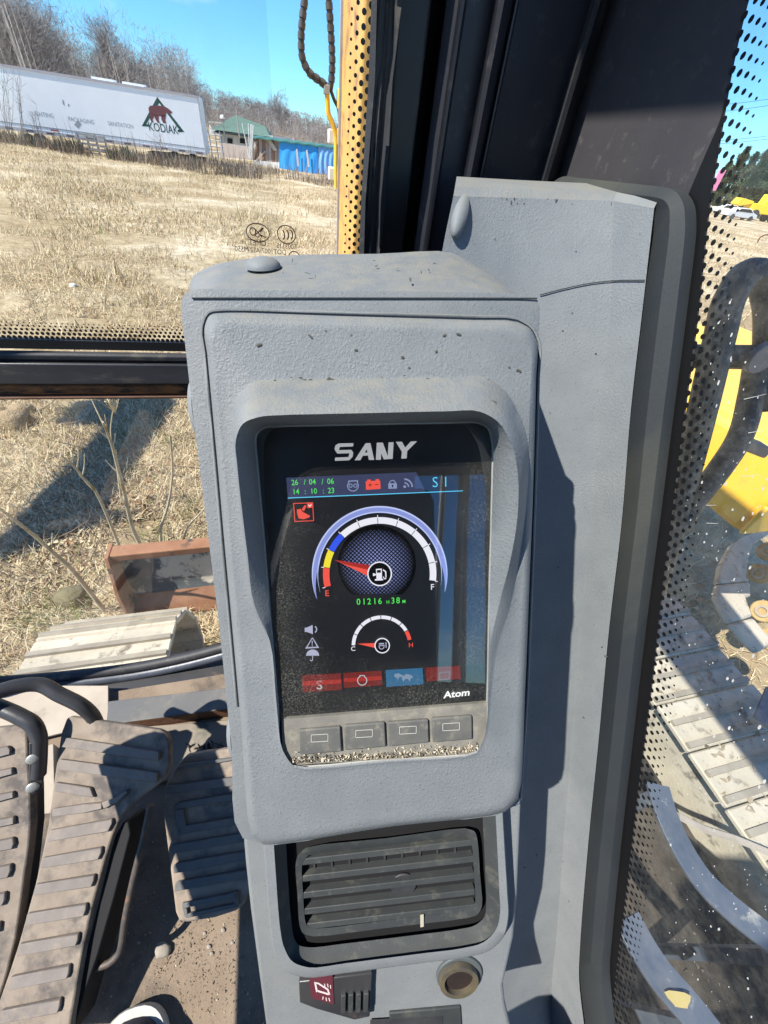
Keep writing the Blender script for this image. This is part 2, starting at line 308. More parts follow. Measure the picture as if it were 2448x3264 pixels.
# armrest with a joystick, added out of view so its shadow crosses the pedals
baffle_ = thing('baffle', mac(-.49, -.1, 1.50), 'slim grey armrest with a black joystick, added unseen to shade the travel pedals', 'baffle')
b = MB(); b.mbox(-.52, -.46, -.45, .24, 1.50, 1.60); b.build('pad', M['rubber'], baffle_, bevel=.015)
b = MB(); b.tube([mac(-.49, .12, 1.60), mac(-.49, .13, 1.66), mac(-.49, .11, 1.72)], [.012, .012, .02], 12); b.build('joystick', M['rubber'], baffle_, smooth=60)
b = MB(); b.mbox(-.51, -.47, -.45, -.38, FZ, 1.50); b.build('support', M['steel_black'], baffle_, bevel=.01)
rw = MB(); rw.mbox(-.74, .37, -.87, -.82, FZ, 1.75); rw.mbox(-.74, .02, -.87, -.82, 1.75, 2.66); rw.mbox(.30, .37, -.87, -.82, 1.75, 2.66); rw.mbox(.02, .30, -.87, -.82, 2.45, 2.66)
rwo = structure(rw.build('cab_rear_wall', M['black_flat']))
b = MB()  # unseen pale tubes added to reflect as bright streaks in the screen
for r_, q in ((.10, .012), (.17, .016), (.19, .009)): b.tube([mac(r_-.03, -.93, 1.6), mac(r_, -.93, 2.1), mac(r_+.05, -.93, 2.75)], q, 10)
b.build('streak_tubes', mat('pale_streak_tube', (.75, .75, .72), rough=.5), rwo, smooth=60)
lw = MB(); lw.mbox(-.78, -.74, -.82, .50, FZ-.05, FZ+.12)
for f0_, f1_ in ((.50, .57), (-.82, -.72)):
    lw.prism([mac(-.78, f0_, FZ+.12), mac(-.72, f0_, FZ+.12), mac(-.56, f0_, 2.66), mac(-.62, f0_, 2.66)], MF*(f1_-f0_))
structure(lw.build('cab_door_frame', M['black_flat'], bevel=.01))
# operator's seat behind the phone
st = thing('operator_seat', mac(-.15, -.50, FZ), 'black high-backed operator seat behind the travel pedals', 'seat')
b = MB(); b.mbox(-.40, .08, -.62, -.18, FZ+.38, FZ+.50); b.build('seat_cushion', M['rubber'], st, bevel=.04)
b = MB(); b.box(mac(-.15, -.64, FZ+.90), (MR, nrm(MF+UP*.25), np.cross(MR, nrm(MF+UP*.25))), (.24, .055, .42)); b.build('seat_back', M['rubber'], st, bevel=.04)
b = MB(); b.mbox(-.27, -.03, -.62, -.28, FZ, FZ+.38); b.build('seat_base', M['steel_black'], st, bevel=.02)

# ---- window crossbar between the two front panes
def wline(pts, d=W_D): return [on_w(x, y, d) for x, y in pts]
def wz(px, py): return on_w(px, py)[2]
cbr = thing('window_crossbar', on_w(300, 1180), 'black window crossbar with rusty lower edge left of the grey monitor', 'window frame', kind='structure')
def strip(name, zlo, zhi, d0, d1, mt, r0=-.80, r1=.12, bev=.003, parent=cbr):
    b = MB(); b.mbox(r0, r1, d0, d1, zlo, zhi); return b.build(name, mt, parent, bevel=bev)
zt = on_w(200, 1075)[2]; z1 = on_w(200, 1105)[2]; z2 = on_w(200, 1140)[2]; z3 = on_w(200, 1172, W_D-.034)[2]; z4 = on_w(200, 1228, W_D-.034)[2]; z5 = on_w(200, 1268, W_D-.030)[2]
strip('frit_band', z1-.004, zt-.004, W_D+.001, W_D+.008, M['frit'], bev=.0005)
strip('seal', z2-.002, z1-.006, W_D-.008, W_D+.004, M['rubber'])
strip('seal_lip', z2-.010, z2-.003, W_D-.013, W_D+.002, M['void'], bev=.002)
b = MB()                                                # bar body: sloping top face, flat front
prof = [(W_D+.01, z2-.008), (W_D-.012, z2-.010), (W_D-.034, z3+.006), (W_D-.034, z4), (W_D+.01, z4)]
b.prism([mac(-.80, f, z) for f, z in prof], MR*.92)
b.build('bar', mat('scuffed_bar_paint', (.030, .032, .038), (.06, .062, .07), 12, .38, bump=.15, bscale=300, dirt=(.17, .13, .10), dscale=24, dpos=(.56, .76), stretch=(1, 1, 3)), cbr, bevel=.003)
strip('rust_strip', z5+.004, z4-.001, W_D-.031, W_D+.004, mat('rusty_edge', (.06, .03, .018), (.30, .12, .035), 35, .9, bump=.4, bscale=300, dirt=(.02, .016, .014), dscale=28, dpos=(.5, .6), stretch=(1, 1, 5)))
strip('drip_edge', z5-.002, z5+.003, W_D-.032, W_D+.004, mat('brown_edge', (.12, .055, .03), (.2, .10, .06), 30, .8))
# flakes of old seal on the bar
b = MB()
for i in range(26):
    r = -.62+.62*rng.random(); z = z2-.012+.010*rng.random(); l = .006+.02*rng.random()
    p = mac(r, W_D-.016-.001*rng.random(), z); b.add([p, p+MR*l, p+MR*l*.7+UP*(.003+.004*rng.random()), p+MR*l*.2+UP*.003], [(0, 1, 2, 3)])
b.build('seal_flakes', M['rubber'], cbr, kind='stuff')

# ---- upper front glass, with printed dots and approval marks
zw0, zw1 = zt-.004, 2.62
ws = thing('windscreen', mac(-.35, W_D, zw0), 'clear upper front windscreen with black dot print and approval marks', 'window')
b = MB(); b.mbox(-.76, .012, W_D+.002, W_D+.007, zw0, zw1); b.build('pane', M['glass'], ws)
b = MB(); f = W_D+.0012
for row, (dz, rr) in enumerate([(.0025, .0030), (.0075, .0026), (.0120, .0021), (.0160, .0015), (.0195, .0010)]):
    x = -.70+(.0028 if row % 2 else 0)
    while x < .0:
        b.disc(mac(x, f, zw0+dz), -MF, rr*.8, 8); x += .0056
rc = on_w(1176, 400) @ MR                                # right border of the pane
for col, (dr, rr) in enumerate([(.0035, .0034), (.0100, .0030), (.0160, .0022), (.0215, .0015)]):
    z = zw0+.012+(.0045 if col % 2 else 0)
    while z < 2.4:
        b.disc(mac(rc-dr, f, z), -MF, rr*.8, 8); z += .0090
b.build('printed_dots', M['frit'], ws, kind='stuff')
b = MB(); b.mbox(rc, rc+.05, W_D+.0008, W_D+.0075, zw0, zw1); b.build('printed_border', M['frit'], ws)
# mirrored approval marks (read from outside)
def glyph_ring(b, c, ux, uy, rx, ry, w, n, a0=0, a1=360, seg=40):
    A = np.radians(np.linspace(a0, a1, seg+1)); L = [[c+ux*math.cos(a)*(rx+q)+uy*math.sin(a)*(ry+q) for a in A] for q in (-w/2, w/2)]
    vs = L[0]+L[1]; k = seg+1
    b.add(vs, [(i, i+1, i+1+k, i+k) for i in range(seg)])
LX = nrm(on_w(940, 745)-on_w(840, 738)); LX = MR; mk = W_D-.0002
def wp(x, y): return on_w(x, y, mk)
sc_ = np.linalg.norm(wp(900, 740)-wp(800, 740))/100
b = MB(); glyph_ring(b, wp(822, 742), MR, UP, 36*sc_, 25*sc_, 3*sc_, MF); glyph_ring(b, wp(913, 748), MR, UP, 29*sc_, 25*sc_, 3*sc_, MF)
for k in range(3): glyph_ring(b, wp(897+k*13, 748), MR, UP, 10*sc_, 14*sc_, 4*sc_, MF, -65, 65, 12)
glyph_ring(b, wp(806, 738), MR, UP, 9*sc_, 10*sc_, 3*sc_, MF); glyph_ring(b, wp(938, 818), MR, UP, 18*sc_, 15*sc_, 3*sc_, MF)
def stroke(b, pts, w, proj):
    P = [proj(x, y) for x, y in pts]
    for p, q in zip(P, P[1:]):
        t = nrm(q-p); s = np.cross(t, MF)*w/2; b.add([p-s, q-s, q+s, p+s], [(0, 1, 2, 3)])
stroke(b, [(812, 729), (836, 757), (830, 748), (848, 758)], 3*sc_, wp); stroke(b, [(815, 748), (836, 727), (840, 727), (828, 741)], 3*sc_, wp); stroke(b, [(812, 749), (822, 757), (826, 752)], 3*sc_, wp)
b.build('approval_mark', M['print_brown'], ws)
for body, x, y, s in (('CMET', 850, 785, 17), ('E003315', 946, 795, 15), ('DOT1007 AS2 M550', 913, 812, 15)):
    text('etched_lettering', body, wp(x, y), -MR, UP, s*sc_*1.35, M['print_brown'], ws, sx=.95)

# ---- lower front glass with its fat rubber seal
lg = thing('lower_front_window', mac(-.35, W_D, 1.03), 'lower front window pane under the crossbar with rubber seal', 'window')
b = MB(); b.mbox(-.76, .10, W_D+.002, W_D+.007, 1.0, z4); b.build('pane', M['glass_low'], lg)
sp = spline([at_plane(x, y, EYE+MF*(W_D-.018), MF) for x, y in [(-120, 2178), (60, 2168), (250, 2150), (450, 2124), (600, 2093), (760, 2050)]], 8)
b = MB(); b.tube(sp, .012, 10); b.build('seal', M['rubber'], lg, smooth=60)
b = MB(); b.tube([p-UP*.018-MF*.010 for p in sp], .012, 10); b.build('seal_lip', mat('blue_grey_seal', (.05, .06, .085), (.085, .095, .12), 40, .4, bump=.3, bscale=300), lg, smooth=60)

# ---- sill in front of the pedals
sl_ = thing('front_sill', mac(-.2, .50, FZ), 'dark grey painted front sill plate with rusty edge under the lower window', 'sill', kind='structure')
b = MB(); b.mbox(-.76, .14, .505, W_D-.012, FZ-.05, FZ-.02); b.build('channel', M['steel_black'], sl_)
p0, p1 = at_z(345, 2235, FZ+.045), at_z(760, 2188, FZ+.045); q0, q1 = at_z(338, 2310, FZ+.045), at_z(760, 2255, FZ+.045)
b = MB(); b.prism([p0, p1, q1, q0], -UP*.004); b.build('plate', M['sill'], sl_, bevel=.0015)
b = MB(); b.prism([q0+UP*-.004, q1+UP*-.004, q1-UP*.05, q0-UP*.05], MF*.004); b.build('rusty_flange', M['rust'], sl_)
b = MB(); b.prism([at_z(-150, 2185, FZ+.02), at_z(345, 2185, FZ+.02), at_z(345, 2300, FZ+.02), at_z(-150, 2420, FZ+.02)], -UP*.006); b.build('tread_plate', M['dust_plate'], sl_, bevel=.001)
b = MB(); b.prism([at_z(90, 2395, FZ+.03), at_z(170, 2370, FZ+.03), at_z(175, 2590, FZ+.03), at_z(90, 2600, FZ+.03)], -UP*.03); b.build('kick_plate', M['dust_plate'], sl_, bevel=.001)
b = MB(); b.prism([at_z(200, 2335, FZ+.012), at_z(780, 2290, FZ+.012), at_z(790, 2480, FZ+.012), at_z(200, 2500, FZ+.012)], -UP*.02)
b.build('floor_plate', mat('stained_floor_plate', (.19, .165, .13), (.26, .225, .18), 12, .8, bump=.2, bscale=200, dirt=(.07, .075, .06), dscale=14, dpos=(.5, .68)), sl_, bevel=.002)

# ---- right front pillar: folded black profiles running upright
pl = thing('cab_pillar', mac(.18, W_D, FZ), 'black folded steel cab pillar with deep grooves above the console', 'cab pillar', kind='structure')
def wr(x): return float(on_w(x, 0)@MR)
cols = [(1185, .000), (1205, -.004), (1215, .004), (1232, -.002), (1252, .002), (1268, -.006), (1278, -.006), (1284, .002), (1372, .006), (1376, .045), (1418, .05), (1424, .012), (1462, .0), (1472, -.008), (1482, -.008), (1490, .0),
        (1575, .004), (1590, -.010), (1608, -.017), (1626, -.012), (1640, -.002), (1646, -.010), (1652, -.010), (1658, .004), (1885, .014), (1893, .002), (1898, -.004), (1915, -.004), (1920, .004), (1935, .010), (1975, .040)]
def coln(x, o):
    r = wr(x)*(W_D+o)/W_D; return r, W_D+o
groups = [('windscreen_channel', 0, 8, M['rubber']), ('inner_post', 8, 13, M['black']), ('post_flange', 12, 17, M['black']), ('wiring_bulge', 16, 24, M['black']), ('seam_rib', 24, 30, M['rubber'])]
for nm, a, e, mt in groups:
    e = min(e, len(cols)-1); b = MB(); rows = []
    for z in np.linspace(1.30, 2.66, 30):
        L = []
        for x, o in cols[a:e+1]:
            jit = .0016*math.sin(z*97+x*.31)+.001*math.sin(z*41+x) if nm == 'windscreen_channel' else 0
            r, f = coln(x, o); L.append(mac(r+jit, f+jit, z))
        rows.append(L)
    b.loft(rows, False, flip=True)
    b.build(nm, mt, pl, smooth=28)
b = MB(); b.mbox(wr(1200)*(W_D+.06)/W_D+.02, .36, W_D+.06, W_D+.09, 1.0, 2.66); b.build('pillar_back', M['void'], pl)
# side panel of the pillar up to the edge of the side glass
S_D = .36
edge = [(2425, -120), (2388, 0), (2345, 180), (2306, 400), (2264, 663), (2228, 1000), (2187, 1305), (2140, 1685), (2124, 1800), (2078, 2200), (2042, 2480), (2005, 2793), (1972, 3060), (1945, 3300)]
eg = [on_s(x, y, S_D) for x, y in edge]; eg = [eg[0]+(eg[0]-eg[1])*5]+eg
b = MB(); L0 = []; L1 = []
es = spline(eg, 5)
for p in es:
    L0.append(mac(S_D+.001, W_D+.03, max(p[2]+.05, 1.02))); L1.append(p)
b.loft([L1, L0], False)
b.build('side_panel', M['black_flat'], pl, smooth=40)

# ---- right side glass with printed dots and dried splashes
sg = thing('side_window', eg[6], 'dusty right side window with dot print along its front edge', 'window')
b = MB(); b0_ = []; b1_ = []
for p in es:
    if p[2] > 2.06: continue
    b0_.append(p-MR*.0016); b1_.append(p+MF*.075*min(1, max(.02, (2.05-p[2])/.16))-MR*.0016)
b.loft([b0_, b1_], False); b.build('printed_border', M['frit'], sg)
b = MB(); far = [p-MF*1.4 for p in es]
b.loft([far, es], False); b.build('pane', M['glass_side'], sg)
def s_along(t):                                         # position along the glass edge and its inward direction
    i = min(int(t), len(es)-2); p = es[i]+(es[i+1]-es[i])*(t-i); return p
ln = [0]
for a, c in zip(es, es[1:]): ln.append(ln[-1]+np.linalg.norm(c-a))
def s_pt(s):
    i = max(0, min(np.searchsorted(ln, s)-1, len(es)-2)); q = (s-ln[i])/(ln[i+1]-ln[i]); return es[i]+(es[i+1]-es[i])*q
b = MB()
for k, (off, rr) in enumerate([(.0005, .0044), (.0070, .0037), (.0130, .0031), (.0185, .0024), (.0235, .0017)]):
    s = .004+(.0055 if k % 2 else 0)
    while s < ln[-1]-.01:
        t = nrm(s_pt(s+.004)-s_pt(s-.004)); inn = nrm(np.cross(t, MR)); inn = inn if inn@MF < 0 else -inn
        b.disc(s_pt(s)+inn*off-MR*.0012, -MR, rr*.62, 9, ax=t); s += .0105
b.build('printed_dots', M['frit'], sg, kind='stuff')
b = MB()
for i in range(230):
    px = 2130+330*rng.random()**.9; py = 950+2300*rng.random(); 
    if px < np.interp(py, [e[1] for e in edge], [e[0] for e in edge])+25: continue
    p = on_s(px, py, S_D-.001); L = .0004+.0010*rng.random()**3; d = nrm(MF*(-.3)+UP*(-1+.3*rng.random()))
    b.disc(p, -MR, L*(1.0+1.2*rng.random()), 6, ax=d, ry=L*.75)
for i in range(5):
    px = 2200+240*rng.random(); py = 1000+800*rng.random(); 
    if px < np.interp(py, [e[1] for e in edge], [e[0] for e in edge])+30: continue
    p = on_s(px, py, S_D-.001); d = nrm(-MF*1.0+UP*.9); l = .005+.014*rng.random(); w = nrm(np.cross(d, MR))*.0003; b.add([p-w, p+d*l-w*.3, p+d*l+w*.3, p+w], [(0, 1, 2, 3)])
b.build('dried_splashes', M['splat'], sg, kind='stuff')

# ================================================================== PILLAR COVER (grey trim)
tr = thing('pillar_cover', on_s(1900, 1500, .33), 'tall grey moulded pillar cover right of the monitor with black rubber border', 'trim panel')
TO = .33
R_ = [(2085, 664), (2048, 985), (2011, 1305), (1983, 1650), (1942, 2000), (1909, 2350), (1874, 2700), (1850, 3000), (1846, 3124), (1866, 3300)]
C_ = [(1955, 640), (1945, 985), (1915, 1300), (1885, 1650), (1848, 2000), (1822, 2350), (1795, 2700), (1772, 3000), (1760, 3120), (1755, 3300)]
def trL(px, py, d): return on_m(px, py, d)
Lx = [(1445, 625), (1405, 830), (1400, 1300), (1400, 1650), (1420, 2000), (1450, 2350), (1480, 2700), (1500, 3000), (1500, 3120), (1500, 3300)]
rowsR = [on_s(x, y, TO) for x, y in R_]; rowsC = [on_s(x, y, TO-.006) for x, y in C_]; rowsL = [on_m(x, y, -.150) for x, y in Lx]
rR = spline(rowsR, 6); rC = spline(rowsC, 6); rL = spline(rowsL, 6)
def blend(k):
    a, c = rL[k], rC[k]; mid = [a+(c-a)*t - nrm(a+(c-a)*t-EYE)*(-.014*math.sin(math.pi*t)) for t in np.linspace(0, 1, 9)]
    e = rC[k]+(rR[k]-rC[k])*.5
    return mid[:-1]+[rC[k]]+[e]+[rR[k], rR[k]+nrm(rR[k]-EYE)*.012]
rows = [blend(k) for k in range(len(rR))]
# top edge: first row bent away to make the upper lip
t0 = rows[0]; tb = [p+UP*.006+nrm((p-EYE)*np.array([1, 1, 0]))*.012 for p in t0]; tb2 = [p+UP*.012+nrm((p-EYE)*np.array([1, 1, 0]))*.075 for p in t0]
b = MB(); b.loft([tb2, tb]+rows, False, flip=True)
b.build('cover', M['trim'], tr, smooth=24)
# mould seam across it
sm = [(1722, 940), (1790, 922), (1880, 903), (1950, 895), (2055, 893)]
def on_trim(px, py, off=.0008):
    """hit the cover along the sight line"""
    v = ray(px, py); best = None
    for i in range(len(rows)-1):
        for j in range(len(rows[0])-2):
            for tri in ((rows[i][j], rows[i][j+1], rows[i+1][j+1]), (rows[i][j], rows[i+1][j+1], rows[i+1][j])):
                e1, e2 = tri[1]-tri[0], tri[2]-tri[0]; h = np.cross(v, e2); a = e1@h
                if abs(a) < 1e-12: continue
                s_ = EYE-tri[0]; u_ = (s_@h)/a; q_ = np.cross(s_, e1); w_ = (v@q_)/a
                if u_ >= -1e-6 and w_ >= -1e-6 and u_+w_ <= 1+1e-6:
                    t = (e2@q_)/a
                    if t > 0 and (best is None or t < best): best = t
    return None if best is None else EYE+v*(best-off)
pts = [p for p in (on_trim(x, y, .0012) for x, y in [tuple(q) for q in spline(sm, 4)]) if p is not None]
b = MB(); b.tube(pts, .0005, 5); b.build('mould_seam', M['gasket'], tr)
# rubber border round the cover
G_ = [(2230, 590), (2225, 700), (2190, 985), (2140, 1300), (2090, 1650), (2048, 2000), (2000, 2350), (1958, 2700), (1920, 3000), (1915, 3120), (1945, 3300)]
gi = spline([on_s(2090, 655, TO+.004)]+[on_s(x+2, y, TO+.004) for x, y in R_], 6)
corner = [(1740, 600), (1785, 566), (1850, 568), (1950, 578), (2060, 590), (2120, 598), (2155, 612), (2178, 650), (2184, 720), (2156, 985), (2116, 1305), (2074, 1650), (2030, 2000), (1991, 2350), (1953, 2700), (1925, 3000), (1917, 3124), (1935, 3300)]
inner = [(1745, 606), (1780, 614), (1830, 622), (1930, 640), (2020, 655), (2060, 661), (2078, 665), (2086, 672), (2083, 740), (2049, 985), (2012, 1305), (1984, 1650), (1943, 2000), (1910, 2350), (1875, 2700), (1851, 3000), (1847, 3124), (1867, 3300)]
mid_ = [((a[0]+c[0])/2, (a[1]+c[1])/2) for a, c in zip(inner, corner)]
I = spline([on_s(x, y, TO+.007) for x, y in inner], 6); D_ = spline([on_s(x, y, TO+.004) for x, y in mid_], 6); O = spline([on_s(x, y, TO+.010) for x, y in corner], 6); O2 = [p+MR*.016+MF*.004 for p in O]
b = MB(); b.loft([I, D_, O, O2], False, flip=True); b.build('rubber_border', M['gasket'], tr, smooth=35)
# oval cap on the cover's left end
cp = on_trim(1468, 690, 0)
cp = cp if cp is not None else on_m(1468, 690, -.15)
cn_ = nrm(EYE-cp+np.array([-.25, 0, .0])); b = MB(); b.dome(cp, nrm(cn_+MR*-.9), .0075*1.5, .010, ax=UP, ry=.014, seg=28)
b = MB(); cax = nrm(ray(1450, 770)-ray(1482, 610)); cx_ = nrm(np.cross(cax, cn_)); b.dome(cp, cn_, .0215, .011, ax=cax, ry=.0090, seg=28)
b.build('screw_cap', M['grey_smooth'], tr, smooth=60)
b = MB()
for i in range(60):
    if i < 34: x, y = 1560+480*rng.random(), 606+ 45*rng.random()
    else: x, y = 1480+480*rng.random(), 700+2400*rng.random()
    p = on_trim(x, y, .0006)
    if p is None: continue
    r = .0006+.0011*rng.random()**2; b.disc(p, EYE-p, r*(1+rng.random()), 5, ax=rng.normal(size=3), ry=r*.7)
p = on_trim(1700, 602, .003)
b.build('grit', M['rubber'], tr, kind='stuff')
# ================================================================== MONITOR CONSOLE
mc = thing('monitor_console', mon(0, -.19, -.05), 'grey hooded dashboard monitor console with lit fuel gauge screen', 'monitor')
def px_loop(keys, n=4, closed=True): return spline([on_m(x, y, o) for x, y, o in keys], n, closed)
# housing behind the cover
def housing_x(y): return float(np.interp(y, [900, 957, 1342, 1942, 2750], [572, 576, 618, 692, 779]))
fo = -.022
F_ = [(774, 2672), (738, 2380), (700, 2010), (655, 1640), (618, 1342), (588, 1080), (577, 985), (583, 945), (612, 924), (800, 924), (1100, 927), (1400, 930), (1650, 938), (1712, 955), (1716, 1100), (1708, 1400), (1700, 1700), (1692, 2010), (1680, 2300), (1655, 2560), (1250, 2620)]
def loopo(pts, o, inset=0):
    c = np.array([1190., 1750.]); return [(x+(c[0]-x)*inset*.001*0, y, o) for x, y in pts]
fr = px_loop([(x, y, fo) for x, y in F_])
uvF = [m_uv(x, y, fo) for x, y in F_]
def shrink(d, o): 
    out = []
    for u, v in uvF: out.append(mon(u-math.copysign(d, u), v-math.copysign(d, v), o))
    return spline(out, 4, True)
front_in = shrink(.004, fo+.0005); front_mid = shrink(.0012, fo-.0005)
B_ = [(800, 2560), (790, 2380), (760, 2010), (720, 1640), (690, 1342), (650, 1080), (602, 960), (614, 884), (676, 846), (860, 818), (1200, 809), (1440, 806), (1520, 850), (1600, 905), (1640, 1050), (1640, 1400), (1640, 1700), (1640, 2010), (1640, 2300), (1640, 2570), (1250, 2600)]
back = px_loop([(x, y, -.118) for x, y in B_]); 
md = [f*.35+k*.65 for f, k in zip(fr, back)]
near = shrink(-.001, fo-.010)
b = MB(); b.loft([back, [f*.5+k*.5+MN*0 for f, k in zip(near, back)], near, fr, front_in], True, True, True, flip=True)
hs = b.build('housing', M['grey'], mc, smooth=32)
# seam of the top shell and small plugs
b = MB(); b.tube([on_m(x, y, fo+.0012) for x, y in [(612, 950), (800, 950), (1100, 950), (1400, 950), (1712, 951)]], .0005, 5); b.build('shell_seam', M['gasket'], mc)
tp = lambda x, y: at_plane(x, y, on_m(1100, 926, fo-.010), nrm(np.cross(on_m(1500, 930, fo-.01)-on_m(800, 926, fo-.01), on_m(1100, 812, -.118)-on_m(1100, 926, fo-.01))))
n_top = nrm(np.cross(on_m(1500, 930, fo-.01)-on_m(800, 926, fo-.01), on_m(1100, 812, -.118)-on_m(1100, 926, fo-.01)))
if n_top[2] < 0: n_top = -n_top
b = MB(); c = tp(838, 846); b.dome(c-n_top*.001, n_top, .0135, .0068, ax=MU, ry=.0135); b.build('screw_cap', M['grey_smooth'], mc, smooth=60)
for (x, y) in ((630, 1300), (748, 2345)):
    c = on_m(x, y, fo-.024); b = MB(); b.dome(c, -MU, .021, .0055, ax=MV, ry=.010); b.build('side_cap', M['grey_smooth'], mc, smooth=60)

# cover with the hood: keys run up the left side, over the top, down the right
#        outer edge     face inset                base (crest foot)     crest + height        inner lip      screen edge
K = [((800, 2660), (818, 2645), (896, 2395), (901, 2392, .0010), (896, 2385)),
     ((764, 2250), (782, 2248), (878, 2250), (882, 2250, .0020), (884, 2250)),
     ((745, 2040), (763, 2040), (855, 2045), (860, 2042, .0035), (866, 2040)),
     ((735, 1930), (753, 1930), (806, 1935), (811, 1930, .0090), (857, 1930)),
     ((719, 1760), (737, 1760), (781, 1765), (788, 1762, .0160), (843, 1760)),
     ((694, 1480), (712, 1480), (750, 1480), (756, 1482, .0250), (818, 1480)),
     ((676, 1290), (694, 1300), (742, 1345), (752, 1400, .0285), (812, 1400)),
     ((660, 1120), (680, 1140), (756, 1268), (775, 1350, .0300), (818, 1380)),
     ((652, 1045), (672, 1070), (800, 1221), (822, 1330, .0300), (840, 1362)),
     ((668, 1006), (694, 1036), (880, 1210), (900, 1323, .0300), (890, 1357)),
     ((720, 997), (735, 1030), (1000, 1208), (1010, 1320, .0300), (1010, 1354)),
     ((1100, 1008), (1100, 1038), (1200, 1206), (1200, 1316, .0300), (1200, 1350)),
     ((1500, 1020), (1500, 1050), (1420, 1204), (1420, 1311, .0300), (1420, 1346)),
     ((1640, 1026), (1630, 1056), (1552, 1204), (1530, 1312, .0300), (1525, 1346)),
     ((1690, 1048), (1672, 1074), (1610, 1246), (1588, 1345, .0300), (1556, 1362)),
     ((1712, 1095), (1694, 1110), (1655, 1325), (1630, 1415, .0300), (1571, 1410)),
     ((1709, 1200), (1691, 1210), (1682, 1410), (1650, 1510, .0280), (1571, 1510)),
     ((1704, 1400), (1686, 1400), (1682, 1560), (1650, 1640, .0225), (1568, 1640)),
     ((1698, 1600), (1680, 1600), (1663, 1730), (1628, 1780, .0150), (1564, 1780)),
     ((1688, 1850), (1670, 1850), (1626, 1930), (1590, 1930, .0060), (1560, 1930)),
     ((1682, 2010), (1664, 2010), (1585, 2060), (1563, 2050, .0035), (1558, 2050)),
     ((1674, 2200), (1656, 2200), (1562, 2230), (1556, 2225, .0015), (1554, 2225)),
     ((1652, 2545), (1634, 2530), (1549, 2350), (1545, 2345, .0010), (1548, 2340)),
     ((1610, 2588), (1606, 2572), (1522, 2406), (1520, 2400, .0010), (1520, 2394)),
     ((1250, 2634), (1250, 2618), (1230, 2436), (1230, 2429, .0010), (1230, 2421)),
     ((840, 2692), (848, 2674), (936, 2452), (938, 2446, .0010), (934, 2438))]
oD = -.0045
lo_back = px_loop([(k[0][0], k[0][1], -.021) for k in K]); lo_edge = px_loop([(k[0][0], k[0][1], -.0065) for k in K])
lo_bev = px_loop([((k[0][0]*.55+k[1][0]*.45), (k[0][1]*.55+k[1][1]*.45), -.0015) for k in K]); lo_face = px_loop([(*k[1], 0.) for k in K])
lo_face2 = px_loop([(k[1][0]+(k[2][0]-k[1][0])*.10, k[1][1]+(k[2][1]-k[1][1])*.10, 0.) for k in K])
lo_base0 = px_loop([(k[2][0]+(k[1][0]-k[2][0])*.06, k[2][1]+(k[1][1]-k[2][1])*.06, 0.) for k in K])
lo_base = px_loop([(*k[2], .0004) for k in K])
def between(t, hmul): return px_loop([(k[2][0]+(k[3][0]-k[2][0])*t, k[2][1]+(k[3][1]-k[2][1])*t, k[3][2]*hmul) for k in K])
lo_s1 = between(.45, .62); lo_s2 = between(.82, .93); lo_crest = px_loop([k[3] for k in K])
lo_in1 = px_loop([(k[3][0]+(k[4][0]-k[3][0])*.35, k[3][1]+(k[4][1]-k[3][1])*.45, k[3][2]*.82) for k in K])
lo_in2 = px_loop([(*k[4], min(k[3][2]*.3, .004)) for k in K]); lo_in3 = px_loop([(*k[4], oD-.002) for k in K])
b = MB(); b.loft([lo_back, lo_edge, lo_bev, lo_face, lo_face2, lo_base0, lo_base, lo_s1, lo_s2, lo_crest, lo_in1, lo_in2, lo_in3], True, flip=True)
cv = b.build('hooded_cover', M['grey'], mc, smooth=42)
# the raised bead round the cover
b = MB(); b.tube(px_loop([(k[0][0]+(-9 if k[0][0] < 1190 else 7)*(1 if 1010 < k[0][1] < 2640 else .4), k[0][1]+(-10 if k[0][1] < 1030 else 0), fo+.0008) for k in K[1:23]], 3, False), .0011, 6); b.build('bead', M['grey_smooth'], mc, smooth=60)

# ---- display
dp = MB(); dp.prism([on_m(x, y, oD) for x, y in [(884, 2450), (795, 1340), (1585, 1325), (1560, 2420)]], -MN*.006)
dm = mat('black_display_panel', (.004, .004, .005), rough=.35)
disp = dp.build('display', dm, mc)
rim = px_loop([(*k[4], oD+.0012) for k in K], 4)
b = MB(); b.tube(rim+[rim[0]], .0011, 6); b.build('rim', mat('pale_rim', (.30, .31, .30), (.4, .4, .38), 30, .5), disp, smooth=60)
def md(b, pts, o): b.add([on_m(x, y, o) for x, y in pts], [tuple(range(len(pts)))[::-1]]); return b
def flat(name, pts, mt, o, parent=disp, label=None):
    P = [on_m(x, y, o) for x, y in pts]; q = MB(); n = np.cross(P[1]-P[0], P[2]-P[0]); ar = sum((np.cross(P[i]-P[0], P[i+1]-P[0]) for i in range(1, len(P)-1)), np.zeros(3))
    q.add(P, [tuple(range(len(P))) if ar@MN > 0 else tuple(range(len(P)-1, -1, -1))]); return q.build(name, mt, parent, label=label)
G = {'white': glow('screen_white', (.86, .86, .95)), 'grey': glow('screen_grey', (.50, .51, .55)), 'green': glow('screen_green', (.10, .85, .12)), 'red': glow('screen_red', (.90, .10, .07)), 'dred': glow('screen_dark_red', (.17, .014, .013)),
     'mred': glow('screen_mid_red', (.40, .025, .02)), 'yellow': glow('screen_yellow', (.92, .78, .04)), 'blue': glow('screen_blue', (.035, .10, .85)), 'cyan': glow('screen_cyan', (.12, .62, .95)), 'bar': glow('screen_bar', (.045, .055, .12)),
     'arc': glow('screen_arc', (.26, .32, .72)), 'arc2': glow('screen_arc_light', (.55, .62, .95)), 'slate': glow('screen_slate', (.25, .30, .50)), 'black': glow('screen_black', (.002, .002, .003)), 'dblue': glow('screen_tile_blue', (.03, .14, .28)), 'pal': glow('screen_pale', (.45, .46, .62))}
